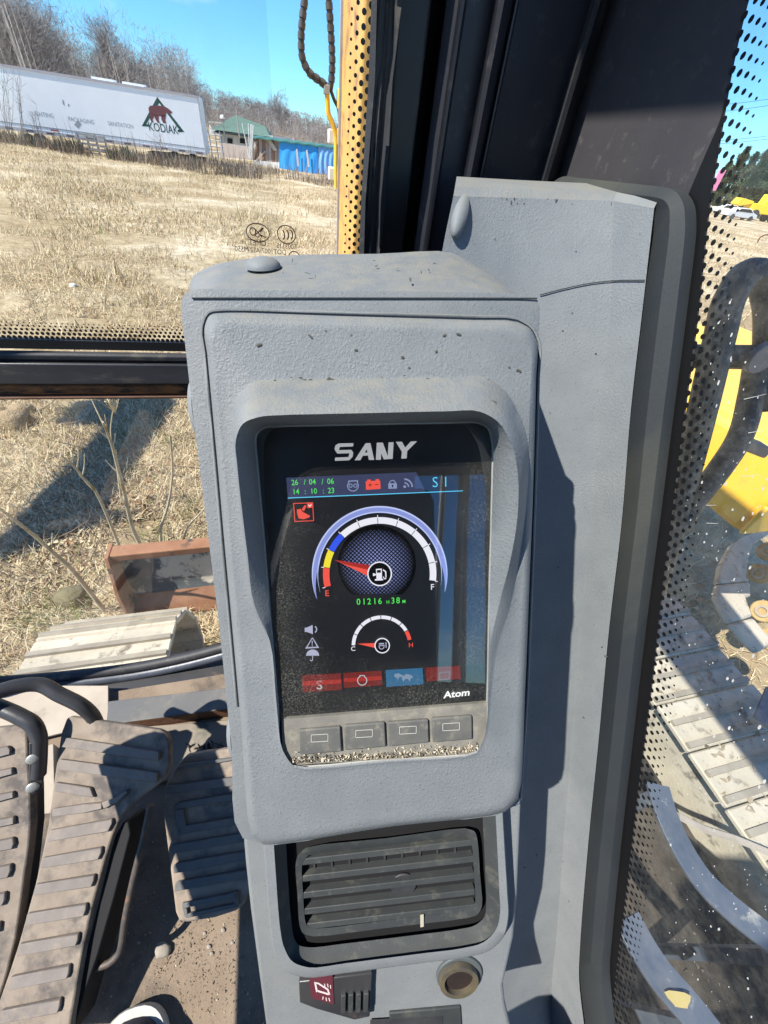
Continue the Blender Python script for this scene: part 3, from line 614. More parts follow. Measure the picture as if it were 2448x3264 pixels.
o1, o2, o3 = oD+.0004, oD+.0007, oD+.0010
def zA(x, y): return (800+x*.5063, 1300+y*.5063)
def zB(x, y): return (800+x*.5063, 1900+y*.5063)
# logo: four broad letters
def Lt(name, polys):
    q = MB()
    for p in polys:
        P = [on_m(*zA(x, y), o1) for x, y in p]; q.add(P, [tuple(range(len(P)-1, -1, -1))])
    o = q.build(name, mat('logo_grey', (.42, .43, .44), rough=.5) if 'logo_grey' not in M else M['logo_grey'], disp); return o
M['logo_grey'] = glow('logo_print', (.42, .43, .45))
Lt('logo_letter', [[(552, 224), (645, 222), (643, 243), (560, 246)], [(552, 224), (560, 246), (553, 266), (535, 276), (526, 260), (532, 236)], [(535, 276), (553, 266), (630, 264), (644, 280), (620, 286), (545, 288)], [(644, 280), (640, 308), (618, 330), (614, 310), (620, 286)], [(614, 310), (618, 330), (528, 334), (530, 313)]])
Lt('logo_letter', [[(652, 330), (722, 222), (752, 222), (688, 330)], [(722, 222), (752, 222), (776, 328), (742, 328)], [(690, 302), (704, 282), (745, 281), (748, 300)]])
Lt('logo_letter', [[(792, 219), (824, 219), (818, 327), (786, 327)], [(792, 219), (830, 219), (868, 322), (836, 325)], [(866, 217), (898, 216), (892, 321), (860, 323)]])
Lt('logo_letter', [[(912, 214), (950, 213), (978, 262), (950, 276)], [(1006, 212), (1046, 210), (978, 278), (950, 276), (960, 262)], [(950, 272), (984, 270), (980, 318), (946, 320)]])
# status bar
flat('status_bar', [zA(222, 440), zA(1040, 405), zA(1100, 530), zA(232, 566)], G['bar'], o1)
flat('status_line', [zA(232, 565), zA(1335, 520), zA(1335, 525), zA(232, 571)], G['cyan'], o2)
su = nrm(on_m(*zA(1200, 440), 0)-on_m(*zA(250, 482), 0)); sv = nrm(np.cross(MN, su)); px1 = np.linalg.norm(on_m(1300, 1600, o1)-on_m(1200, 1600, o1))/100
def scr_text(name, body, pos, h, mt, align='LEFT', bold=.0, sx=1., up=sv, ux=su, o=o2, space=1.0, shear=0): return text(name, body, on_m(*pos, o), ux, up, h*px1*1.42, mt, disp, align, bold*h*px1, shear, sx, space=space)
for s_, x in (('26', 255), ('/', 333), ('04', 366), ('/', 445), ('06', 480)): scr_text('date_digits', s_, zA(x, 487-(x-255)*.035), 17, G['green'], sx=.88, bold=.005)
for s_, x in (('14', 262), (':', 338), ('10', 374), (':', 452), ('23', 484)): scr_text('time_digits', s_, zA(x, 545-(x-262)*.035), 17, G['green'], sx=.88, bold=.005)
# small status icons
def poly_icon(name, polys, mt, o=o2, f=zA):
    q = MB()
    for p in polys:
        P = [on_m(*f(x, y), o) for x, y in p]; ar = sum((np.cross(P[i]-P[0], P[i+1]-P[0]) for i in range(1, len(P)-1)), np.zeros(3)); q.add(P, [tuple(range(len(P))) if ar@MN > 0 else tuple(range(len(P)-1, -1, -1))])
    return q.build(name, mt, disp)
def arc_pts(cx, cy, r, a0, a1, n=20): return [(cx+r*math.cos(math.radians(a)), cy-r*math.sin(math.radians(a))) for a in np.linspace(a0, a1, n)]
def band(cx, cy, r0, r1, a0, a1, n=20):
    A = arc_pts(cx, cy, r1, a0, a1, n); C = arc_pts(cx, cy, r0, a0, a1, n); return [[A[i], A[i+1], C[i+1], C[i]] for i in range(n-1)]
poly_icon('preheat_icon', band(642, 490, 31, 37, 160, 380, 24)+band(627, 490, 8, 13, 0, 360, 14)+band(657, 490, 8, 13, 0, 360, 14)+[[(612, 458), (674, 455), (674, 462), (612, 465)], [(612, 458), (619, 458), (619, 480), (612, 480)], [(667, 456), (674, 456), (674, 478), (667, 478)]], G['slate'])
poly_icon('battery_icon', [[(722, 462), (813, 458), (816, 510), (724, 516)], [(732, 452), (754, 451), (754, 462), (732, 463)], [(784, 449), (806, 448), (806, 459), (784, 460)]], G['red'])
poly_icon('battery_sign', [[(738, 484), (762, 483), (762, 487), (738, 488)], [(748, 474), (752, 474), (752, 497), (748, 497)], [(780, 481), (802, 480), (802, 484), (780, 485)]], G['black'], o3)
poly_icon('lock_icon', [[(864, 476), (918, 474), (919, 508), (865, 510)]]+band(891, 476, 16, 22, 0, 180, 14), G['slate'])
poly_icon('keyhole', [[(887, 484), (896, 484), (895, 500), (888, 500)]], G['black'], o3)
poly_icon('signal_icon', band(966, 498, 22, 30, 0, 90, 10)+band(966, 498, 44, 54, 0, 90, 12)+band(968, 496, 0, 9, 0, 360, 12), G['slate'])
scr_text('mode_text', 'S 1', zA(1140, 500), 33, G['cyan'], sx=.95, bold=-.012)
# work-mode icon
poly_icon('bucket_icon', [[(266, 600), (388, 595), (388, 600), (266, 605)], [(275, 713), (394, 708), (394, 713), (275, 718)], [(266, 600), (271, 600), (279, 716), (274, 718)], [(386, 596), (391, 596), (397, 711), (392, 712)], [(288, 640), (312, 636), (326, 655), (372, 680), (368, 690), (330, 702), (300, 696), (292, 670)], [(318, 640), (338, 612), (350, 618), (334, 650)], [(352, 602), (384, 600), (387, 628), (356, 632)]], G['red'])
poly_icon('tick_icon', [[(360, 612), (364, 608), (370, 618), (368, 624)], [(366, 622), (380, 606), (383, 610), (370, 625)]], G['white'], o3)
# fuel gauge
gc = (810, 1045)
def crescent(r, w, a0, a1, n=60):
    A = np.linspace(a0, a1, n); outp = []
    ww = [w*min(1, 1.0*min(t, 1-t)*7+.03) for t in np.linspace(0, 1, n)]
    out = [(gc[0]+(r)*math.cos(math.radians(a)), gc[1]-(r)*math.sin(math.radians(a))) for a in A]; inn = [(gc[0]+(r-k)*math.cos(math.radians(a)), gc[1]-(r-k)*math.sin(math.radians(a))) for a, k in zip(A, ww)]
    return [[out[i], out[i+1], inn[i+1], inn[i]] for i in range(n-1)]
poly_icon('gauge_arc', crescent(426, 42, 202, -16), G['arc']); poly_icon('gauge_arc_edge', crescent(427, 9, 201, -15), G['arc2'], o3); poly_icon('gauge_arc_edge', crescent(392, 7, 198, -12), G['arc2'], o3)
bnd = [194, 173.5, 154.5, 134.4, 113, 92, 71, 50.6, 30.7, 12, -7.5]
for i in range(10):
    c_ = G['red'] if i == 0 else G['yellow'] if i == 1 else G['blue'] if i == 2 else G['white']
    poly_icon('gauge_segment', band(*gc, 316, 357, bnd[i]-.35, bnd[i+1]+.35, 10), c_, o2)
for a in bnd: poly_icon('tick_mark', [[(gc[0]+r*math.cos(math.radians(a+d)), gc[1]-r*math.sin(math.radians(a+d))) for r, d in ((352, -.35), (370, -.35), (370, .35), (352, .35))]], G['white'], o2)
# dotted dome behind the needle
dmn, n_, P_, N_, L_ = new_mat('screen_dot_dome'); co = N_('ShaderNodeTexCoord').outputs['Object']
gp = on_m(*zA(792, 990), o1); mpn = N_('ShaderNodeVectorMath'); mpn.operation = 'DOT_PRODUCT'; mpn.inputs[1].default_value = tuple(nrm(MU+MV)); L_(co, mpn.inputs[0])
mp2 = N_('ShaderNodeVectorMath'); mp2.operation = 'DOT_PRODUCT'; mp2.inputs[1].default_value = tuple(nrm(MU-MV)); L_(co, mp2.inputs[0])
def mth(op, a, v=None):
    q = N_('ShaderNodeMath'); q.operation = op
    for i, z in enumerate((a, v)):
        if z is None: continue
        if isinstance(z, (int, float)): q.inputs[i].default_value = z
        else: L_(z, q.inputs[i])
    return q.outputs[0]
fr_ = 2*math.pi/.0019
sA = mth('SINE', mth('MULTIPLY', mpn.outputs['Value'], fr_)); sB = mth('SINE', mth('MULTIPLY', mp2.outputs['Value'], fr_))
dots = mth('GREATER_THAN', mth('MULTIPLY', mth('MAXIMUM', sA, -1), 1.0), -.35); dots = mth('MULTIPLY', dots, mth('GREATER_THAN', sB, -.35))
vl = N_('ShaderNodeVectorMath'); vl.operation = 'DISTANCE'; L_(co, vl.inputs[0]); DOME_VL = vl
fade = mth('SUBTRACT', 1.0, mth('DIVIDE', vl.outputs['Value'], .0245)); fade = mth('MAXIMUM', fade, 0); fade = mth('POWER', fade, .8)
P_.inputs['Base Color'].default_value = (0, 0, 0, 1); P_.inputs['Specular IOR Level'].default_value = 0; P_.inputs['Emission Color'].default_value = (.34, .40, .85, 1)
L_(mth('MULTIPLY', mth('MULTIPLY', dots, fade), .62), P_.inputs['Emission Strength'])
dd = poly_icon('dotted_dome', [arc_pts(792, 985, 246, -50, 230, 48)], dmn, o1)
vl.inputs[1].default_value = tuple(gp-world_loc(disp))
poly_icon('needle', [[(525, 957), (750, 990), (748, 1022), (590, 985)]], G['mred'], o3); poly_icon('needle', [[(525, 957), (590, 985), (748, 1022), (735, 1058)]], G['red'], o3+.0001)
poly_icon('hub', [arc_pts(810, 1045, 78, 0, 360, 40)], G['white'], o3+.0002); poly_icon('hub_centre', [arc_pts(810, 1045, 70, 0, 360, 40)], G['black'], o3+.0003)
poly_icon('pump_icon', [[(787, 1014), (824, 1012), (825, 1076), (790, 1077)], [(780, 1078), (832, 1076), (832, 1086), (780, 1088)], [(768, 1040), (787, 1046), (787, 1054), (768, 1060)], [(832, 1016), (850, 1028), (846, 1034), (830, 1024)], [(844, 1030), (852, 1030), (853, 1066), (846, 1068)], [(830, 1062), (836, 1062), (842, 1076), (852, 1066), (850, 1078), (838, 1080)]], G['white'], o3+.0004)
poly_icon('pump_window', [[(793, 1021), (818, 1020), (818, 1038), (793, 1039)]], G['black'], o3+.0005)
scr_text('empty_letter', 'E', zA(466, 1186), 20, G['red'], bold=.012); scr_text('full_letter', 'F', zA(1130, 1146), 20, G['white'], bold=.008)
for s_, x, h in (('0', 665, 21), ('1', 700, 21), ('2', 732, 21), ('1', 768, 21), ('6', 800, 21), ('H', 852, 12), ('3', 882, 21), ('8', 914, 21), ('M', 952, 12)): scr_text('hour_digits', s_, zA(x, 1240-(x-665)*.035), h, G['green'], sx=.9, bold=.006)
# water-temperature gauge
tc_ = (824, 312)
tb_ = [180, 157, 135, 113, 92, 71, 49, 31, 11]
for i in range(8): poly_icon('temperature_segment', band(*tc_, 168 if i < 7 else 166, 190, tb_[i]-.8, tb_[i+1]+.8, 8), G['white'] if i < 7 else G['red'], o2, zB)
poly_icon('temperature_needle', [[(668, 300), (782, 296), (780, 326)]], G['red'], o3, zB)
poly_icon('temperature_hub', [arc_pts(826, 312, 49, 0, 360, 32)], G['white'], o3+.0002, zB); poly_icon('temperature_hub_centre', [arc_pts(826, 312, 42, 0, 360, 32)], G['black'], o3+.0003, zB)
poly_icon('temperature_icon', band(822, 318, 13, 18, 150, 390, 14)+[[(806, 296), (838, 295), (838, 300), (806, 301)], [(806, 300), (838, 299), (838, 304), (806, 305)], [(804, 310), (842, 309), (842, 314), (804, 315)], [(847, 290), (853, 290), (854, 326), (848, 326)]], G['pal'], o3+.0004, zB)
scr_text('cold_letter', 'C', zB(629, 346), 16, G['white'], bold=.008); scr_text('hot_letter', 'H', zB(992, 322), 16, G['red'], bold=.012)
# left icons
poly_icon('horn_icon', [[(338, 200), (352, 198), (388, 182), (390, 240), (354, 226), (339, 226)]]+band(392, 210, 18, 25, -60, 60, 10), G['pal'], o2, zB)
poly_icon('warning_icon', [[(384, 262), (390, 262), (350, 330), (342, 330)], [(384, 262), (390, 262), (428, 324), (420, 326)], [(346, 322), (424, 318), (428, 326), (342, 331)], [(382, 282), (389, 282), (387, 306), (384, 306)], [(383, 310), (389, 310), (389, 316), (383, 316)]], G['pal'], o2, zB)
poly_icon('umbrella_icon', [arc_pts(388, 378, 42, 4, 176, 16), [(385, 376), (390, 376), (391, 404), (386, 404)]]+band(380, 400, 5, 10, 180, 360, 8), G['pal'], o2, zB)
# bottom tiles, fading into dust at their lower edge
for pts, c1, c2 in (([(322, 498), (566, 486), (572, 590), (326, 606)], 'dred', 'mred'), ([(582, 484), (820, 470), (826, 562), (586, 578)], 'dred', 'mred'), ([(848, 466), (1080, 452), (1086, 556), (852, 572)], 'dblue', 'dblue'), ([(1100, 450), (1316, 438), (1322, 522), (1106, 538)], 'dred', 'dred')):
    flat('menu_tile', [zB(*p) for p in pts], G[c1], o1)
    mA = [(pts[0][0]+(pts[3][0]-pts[0][0])*t, pts[0][1]+(pts[3][1]-pts[0][1])*t) for t in (.36, .62)]; mB = [(pts[1][0]+(pts[2][0]-pts[1][0])*t, pts[1][1]+(pts[2][1]-pts[1][1])*t) for t in (.36, .62)]
    flat('tile_highlight', [zB(*mA[0]), zB(*mB[0]), zB(*mB[1]), zB(*mA[1])], G[c2], o2)
scr_text('tile_letter', 'S', zB(412, 588), 33, G['grey'], bold=.012)
poly_icon('engine_icon', band(700, 532, 26, 32, 125, 415, 20)+[[(684, 498), (716, 497), (716, 503), (684, 504)], [(682, 500), (688, 500), (688, 512), (682, 512)], [(711, 499), (717, 499), (717, 510), (711, 510)]], G['grey'], o3, zB)
poly_icon('speed_icon', [[(902, 492), (930, 486), (958, 500), (950, 508), (930, 512), (926, 530), (918, 512), (904, 510)], [(950, 508), (980, 490), (1006, 496), (1022, 512), (1004, 520), (1000, 540), (990, 522), (970, 522), (960, 540), (952, 524)]], glow('tile_outline', (.22, .30, .42)), o3, zB)
poly_icon('screen_icon', [[(1186, 480), (1254, 474), (1254, 480), (1186, 486)], [(1182, 524), (1250, 518), (1250, 524), (1182, 530)], [(1186, 480), (1192, 480), (1188, 528), (1182, 528)], [(1248, 476), (1254, 476), (1250, 522), (1244, 522)]], glow('tile_outline_dim', (.16, .13, .18)), o3, zB)
bu = nrm(on_m(*zB(1415, 620), 0)-on_m(*zB(1215, 643), 0)); bv = nrm(np.cross(MN, bu))
text('model_text', 'Atom', on_m(*zB(1213, 643), o3), bu, bv, 25*px1*1.42, glow('bright_print', (1.2, 1.2, 1.2)), disp, bold=.034*25*px1, shear=.12, sx=1.12)
# dusty clear pane over the display
gm = glass_mat('dusty_screen_glass', refl=.11, dust=.0, edge=.5)
n = gm.node_tree; outn = n.nodes['Material Output']; src = outn.inputs['Surface'].links[0].from_socket; N = n.nodes.new; Lk = n.links.new
co = N('ShaderNodeTexCoord').outputs['Object']; df = N('ShaderNodeBsdfDiffuse'); df.inputs['Color'].default_value = (.34, .33, .28, 1)
t1 = noise(N, Lk, 900, 6, .8, co); r1 = ramp(N, [(.50, (0, 0, 0)), (.66, (1, 1, 1))]); Lk(t1.outputs['Fac'], r1.inputs['Fac'])
t2 = noise(N, Lk, 38, 4, .6, co); r2 = ramp(N, [(.42, (.02, .02, .02)), (.62, (1, 1, 1))]); Lk(t2.outputs['Fac'], r2.inputs['Fac'])
# dust mask: denser towards the frame
ctr = on_m(1215, 1830, 0)-world_loc(mc)
vs_ = N('ShaderNodeVectorMath'); vs_.operation = 'SUBTRACT'; Lk(co, vs_.inputs[0]); PANE_C = vs_
du = N('ShaderNodeVectorMath'); du.operation = 'DOT_PRODUCT'; du.inputs[1].default_value = tuple(MU/.066); Lk(vs_.outputs[0], du.inputs[0])
dv = N('ShaderNodeVectorMath'); dv.operation = 'DOT_PRODUCT'; dv.inputs[1].default_value = tuple(MV/.098); Lk(vs_.outputs[0], dv.inputs[0])
def m2(op, a, v):
    q = N('ShaderNodeMath'); q.operation = op
    for i, z in enumerate((a, v)):
        if isinstance(z, (int, float)): q.inputs[i].default_value = z
        else: Lk(z, q.inputs[i])
    return q.outputs[0]
au = m2('POWER', m2('ABSOLUTE', du.outputs['Value'], 0), 4.0); av = m2('POWER', m2('ABSOLUTE', dv.outputs['Value'], 0), 4.0)
ed = m2('ADD', au, av); er = ramp(N, [(.18, (.10, .10, .10)), (.95, (1, 1, 1))]); Lk(ed, er.inputs['Fac'])
fac = m2('MULTIPLY', m2('MULTIPLY', r1.outputs['Color'], m2('ADD', m2('MULTIPLY', r2.outputs['Color'], .6), .3)), m2('MULTIPLY', er.outputs['Color'], .42))
fac = m2('ADD', fac, m2('MULTIPLY', er.outputs['Color'], .03))
mxs = N('ShaderNodeMixShader'); Lk(fac, mxs.inputs['Fac']); Lk(src, mxs.inputs[1]); Lk(df.outputs[0], mxs.inputs[2]); Lk(mxs.outputs[0], outn.inputs['Surface'])
gl_ = flat('glass_pane', [(880, 2295), (805, 1352), (1574, 1336), (1556, 2240)], gm, oD+.0024)
vs_.inputs[1].default_value = tuple(on_m(1215, 1800, 0)-world_loc(disp))
# button strip with four keys
bm_ = mat('dusty_key_panel', (.15, .14, .12), (.21, .195, .165), 60, .8, bump=.2, bscale=900, dirt=(.28, .25, .19), dscale=90, dpos=(.5, .7))
km_ = mat('dusty_keys', (.085, .085, .08), (.125, .12, .105), 60, .75, bump=.15, bscale=900, dirt=(.22, .2, .15), dscale=120, dpos=(.55, .75))
b = MB(); b.prism([on_m(x, y, oD+.0022) for x, y in [(898, 2292), (1552, 2239), (1548, 2385), (1530, 2402), (920, 2440), (900, 2420)]], -MN*.003); b.build('key_panel', bm_, disp)
for q in ([(305, 830), (562, 808), (572, 962), (312, 986)], [(588, 800), (840, 782), (848, 932), (594, 956)], [(860, 782), (1112, 764), (1117, 906), (866, 932)], [(1137, 757), (1385, 740), (1388, 886), (1142, 908)]):
    Q = [on_m(*zB(*p), oD+.0020) for p in q]; b = MB(); b.prism(Q, MN*.0026); kb = b.build('key', km_, disp, bevel=.0009, seg=3)
km2 = glow('key_mark', (.62, .62, .55), .55)
for x, y in ((432, 894), (712, 866), (988, 844), (1260, 823)):
    w, h, t = 54, 24, 3.2; sl2 = -.055
    def qd(x0, x1, y0, y1): return [(x+x0, y+y0+x0*sl2), (x+x1, y+y0+x1*sl2), (x+x1, y+y1+x1*sl2), (x+x0, y+y1+x0*sl2)]
    q = poly_icon('key_symbol', [qd(-w, w, -h, -h+t), qd(-w, w, h-t, h), qd(-w, -w+t, -h, h), qd(w-t, w, -h, h)], mat('key_print', (.5, .49, .44)) if 'kp' not in M else M['kp'], oD+.0049, zB)
# grit collected along the lower lip and over the console
crumb = [mat('grit_tan', (.42, .35, .24), (.5, .44, .33), 80, .95), mat('grit_dark', (.05, .045, .035), (.1, .085, .06), 80, .95)]
def tet(b, p, r):
    d = rng.normal(size=(4, 3)); d = d/np.linalg.norm(d, axis=1)[:, None]*r*(.6+.8*rng.random((4, 1))); b.add([p+q for q in d], [(0, 1, 2), (0, 2, 3), (0, 3, 1), (1, 3, 2)])
for k in (0, 1):
    b = MB()
    for i in range(420 if k == 0 else 240):
        x = 925+600*rng.random(); y = np.interp(x, [925, 1230, 1530], [2432, 2418, 2392])-2-16*rng.random()**1.8*(1 if rng.random() < .8 else 2)
        tet(b, on_m(x, y, oD+.0024+.0012*rng.random()), .0006+.0009*rng.random())
    b.build('grit', crumb[k], disp, kind='stuff')
b = MB()
for i in range(110):
    r = rng.random()
    if r < .35: x, y, o = 820+760*rng.random(), 1212+14*rng.normal()*.5, .002
    elif r < .65: x, y = 1000+600*rng.random(), 1225+85*rng.random(); o = .030*max(0, (y-1206)/112)*1.02+.0008
    elif r < .8: x, y, o = 680+1000*rng.random(), 1050+150*rng.random(), .0006
    else:
        x, y = 900+760*rng.random(), 830+90*rng.random(); p = tp(x, y); q_ = .0006+.0012*rng.random()**2; b.disc(p+n_top*.0012, n_top, q_*(1+rng.random()), 5, ax=rng.normal(size=3), ry=q_*.6); continue
    q_ = .0004+.0008*rng.random()**2; b.disc(on_m(x, y, o), MN, q_*(1+1.2*rng.random()), 5, ax=MU*.9+MV*.3*rng.normal(), ry=q_*.7)
b.build('specks', crumb[1], mc, kind='stuff')

# ================================================================== LOWER COLUMN with vent, switch and socket
CO = -.066
lc = thing('console_column', mon(0, -.27, CO), 'grey lower console column below the monitor with air vent, rocker switch and socket', 'console')
colp = [(764, 2500), (775, 2690), (780, 2750), (796, 2900), (820, 3080), (852, 3320), (1640, 3320), (1612, 3200), (1606, 3140), (1640, 2990), (1652, 2850), (1664, 2560)]
b = MB(); b.prism([on_m(x, y, CO) for x, y in colp], -MN*.16); b.build('column', M['grey_smooth'], lc, bevel=.004, seg=3)
# side cheek between column and cover
# vent surround
VO = CO+.021
def vloop(pts, o): return [on_m(x, y, o) for x, y in pts]
vo = [(832, 2560), (839, 2680), (848, 2800), (856, 2900), (863, 2970), (878, 3045), (912, 3096), (975, 3116), (1100, 3102), (1230, 3085), (1360, 3068), (1480, 3052), (1560, 3030), (1606, 2985), (1622, 2920), (1619, 2850), (1611, 2720), (1604, 2600), (1599, 2520), (1400, 2530), (1100, 2545)]
vi = [(866, 2560), (872, 2680), (880, 2800), (887, 2900), (893, 2960), (907, 3024), (936, 3068), (985, 3084), (1105, 3070), (1230, 3054), (1355, 3038), (1470, 3023), (1540, 3004), (1580, 2965), (1594, 2910), (1592, 2850), (1586, 2720), (1580, 2600), (1576, 2530), (1400, 2540), (1100, 2555)]
vb = [(908, 2580), (912, 2690), (918, 2800), (924, 2890), (930, 2945), (938, 2990), (955, 3014), (990, 3020), (1105, 3007), (1230, 2992), (1350, 2977), (1455, 2963), (1515, 2949), (1543, 2924), (1550, 2885), (1549, 2840), (1544, 2720), (1539, 2620), (1536, 2560), (1400, 2565), (1100, 2580)]
so_, si_, sb_ = (spline([on_m(x, y, o) for x, y in L], 4, True) for L, o in ((vo, VO), (vi, VO), (vb, VO-.012)))
so0 = spline([on_m(x, y, CO-.002) for x, y in vo], 4, True); so1 = spline([on_m(x, y, VO-.003) for x, y in vo], 4, True)
vo_i = [(x*.9+xi*.1, y*.9+yi*.1) for (x, y), (xi, yi) in zip(vo, vi)]
si2 = spline([on_m(x, y, VO-.004) for x, y in vi], 4, True)
b = MB(); b.loft([so0, so1, spline([on_m(x, y, VO) for x, y in vo_i], 4, True), si_, si2], True, flip=True); b.build('vent_rim', M['grey_smooth'], lc, smooth=35)
vm = mat('dusty_vent_plastic', (.026, .030, .032), (.042, .046, .045), 30, .7, bump=.2, bscale=500, dirt=(.10, .098, .08), dscale=60, dpos=(.55, .8))
vt = MB(); vt.loft([si2, sb_], True, flip=True); vent = vt.build('air_vent', vm, lc, smooth=40)
b = MB(); b.add(spline([on_m(x, y, VO-.0195) for x, y in vb], 4, True), [tuple(range(4*len(vb)))[::-1]]); b.build('vent_cavity', M['void'], vent)
gap = [on_m(x, y, VO-.0125) for x, y in [(934, 2760), (948, 2700), (1500, 2636), (1520, 2650), (1540, 2900), (1528, 2926), (985, 3000), (958, 2985)]]
# the swivelling core: a frame with five louvres
core = [(942, 2762), (948, 2730), (975, 2702), (1230, 2672), (1480, 2640), (1512, 2650), (1522, 2680), (1530, 2790), (1536, 2890), (1522, 2915), (1490, 2926), (1230, 2958), (1000, 2985), (966, 2975), (955, 2950), (948, 2850)]
ci = [(962, 2765), (966, 2745), (985, 2726), (1230, 2696), (1470, 2666), (1496, 2672), (1504, 2694), (1511, 2790), (1515, 2875), (1506, 2894), (1480, 2903), (1230, 2934), (1010, 2960), (982, 2954), (973, 2938), (966, 2850)]
cO = VO-.011
b = MB(); b.loft([spline([on_m(x, y, cO-.012) for x, y in core], 3, True), spline([on_m(x, y, cO) for x, y in core], 3, True), spline([on_m(x, y, cO-.001) for x, y in ci], 3, True), spline([on_m(x, y, cO-.016) for x, y in ci], 3, True)], True); b.build('vent_frame', vm, vent, smooth=40)
for k, y in enumerate((2722, 2775, 2828, 2880, 2928)):
    a0, a1 = on_m(962+2.2*k, y+25, cO-.002), on_m(1508+1.8*k, y-38, cO-.002); t = nrm(a1-a0); upn = nrm(np.cross(MN, t)); bl = nrm(MN*1.0+upn*.10)*-1
    b = MB(); b.box((a0+a1)/2+bl*.0035, (t, nrm(np.cross(t, bl)), bl), (np.linalg.norm(a1-a0)/2, .0030, .0042)); b.build('louvre', vm, vent, bevel=.0006)
for k in range(9):
    x = 1000+56*k; b = MB(); p0 = on_m(x, 2722-(x-1000)*.115, cO-.0078); p1 = on_m(x+3, 2775-(x-1000)*.115, cO-.0078); t = nrm(p1-p0); b.box((p0+p1)/2, (t, MU, MN), (np.linalg.norm(p1-p0)/2, .0009, .0008)); b.build('vane', M['rubber'], vent)
b = MB(); b.cyl(on_m(1285, 2815, cO-.0078), MN, .0125, .0022, 24); b.build('vent_wheel', M['rubber'], vent, bevel=.0008)
b = MB(); p = on_m(1345, 2935, cO+.0005); b.box(p, (nrm(MU+MV*.15), nrm(MV), MN), (.0016, .0065, .0006)); b.build('vent_tab', mat('bare_dusty_tab', (.4, .37, .28), rough=.9), vent)
# rocker switch
rk = MB(); P = [on_m(x, y, CO+.001) for x, y in [(955, 3105), (1185, 3078), (1178, 3215), (1130, 3225), (1010, 3190), (958, 3170)]]; rk.prism(P, MN*.006)
sw = rk.build('rocker_switch', M['steel_black'], lc, bevel=.001)
b = MB(); b.prism([on_m(x, y, CO+.0072) for x, y in [(985, 3115), (1060, 3105), (1065, 3200), (992, 3178)]], MN*.0006); b.build('switch_legend', mat('dark_red_legend', (.09, .02, .03), (.12, .03, .04), 20, .5), sw)
for k in range(4):
    x = 1088+24*k; b = MB(); b.prism([on_m(px, py, CO+.006) for px, py in [(x, 3158-k*2), (x+15, 3156-k*2), (x+14, 3212-k), (x-1, 3214-k)]], MN*.004); b.build('switch_rib', vm, sw, bevel=.0007)
lm = mat('legend_print', (.6, .5, .5))
def zC(x, y): return (700+x*.6028, 2500+y*.6028)
q = MB()
for p in ([(500, 1045), (508, 1045), (520, 1095), (510, 1100)], [(505, 1045), (525, 1050), (575, 1082), (585, 1112), (578, 1115), (568, 1088), (522, 1058), (507, 1053)], [(512, 1090), (520, 1088), (578, 1106), (582, 1114), (575, 1115), (520, 1098)],
          [(552, 1055), (557, 1054), (560, 1072), (556, 1073)], [(568, 1055), (573, 1054), (576, 1074), (572, 1075)], [(583, 1062), (588, 1061), (590, 1080), (586, 1081)], [(545, 1122), (550, 1121), (548, 1138), (543, 1138)], [(560, 1128), (565, 1127), (568, 1146), (563, 1146)], [(575, 1130), (580, 1129), (585, 1148), (580, 1148)]):
    PP = [on_m(*zC(*t), CO+.0081) for t in p]; ar = sum((np.cross(PP[i]-PP[0], PP[i+1]-PP[0]) for i in range(1, len(PP)-1)), np.zeros(3)); q.add(PP, [tuple(range(len(PP))) if ar@MN > 0 else tuple(range(len(PP)-1, -1, -1))])
q.build('work_light_symbol', lm, sw)
# socket
sc0 = on_m(1458, 3102, CO+.0005); 
b = MB(); b.cyl(on_m(1462, 3096, CO-.001), MN, .0235, .004, 36); sk = b.build('power_socket', mat('dark_socket_flange', (.06, .075, .08), (.09, .10, .10), 30, .6), lc, bevel=.001)
b = MB(); b.ring(sc0+MN*.003, MN, .0150, .0195, .005, 36); b.build('socket_ring', mat('dull_brass_ring', (.085, .080, .070), (.17, .135, .075), 50, .5, metal=.3), sk, smooth=40)
b = MB(); b.disc(sc0+MN*.0036, MN, .0152, 28); b.build('socket_bore', mat('darkened_rusty_bore', (.010, .005, .004), (.02, .009, .005), 90, .8), sk)  # flat disc darkened to stand in for shade inside the hole
# small blank panel at the foot
b = MB(); b.prism([on_m(x, y, CO-.0005) for x, y in [(1240, 3218), (1466, 3198), (1474, 3330), (1246, 3330)]], MN*.003); pk = b.build('lower_panel', vm, lc, bevel=.001)
b = MB(); b.prism([on_m(x, y, CO+.002) for x, y in [(1180, 3250), (1410, 3236), (1412, 3330), (1180, 3330)]], MN*.0012); b.build('panel_recess', M['rubber'], pk)
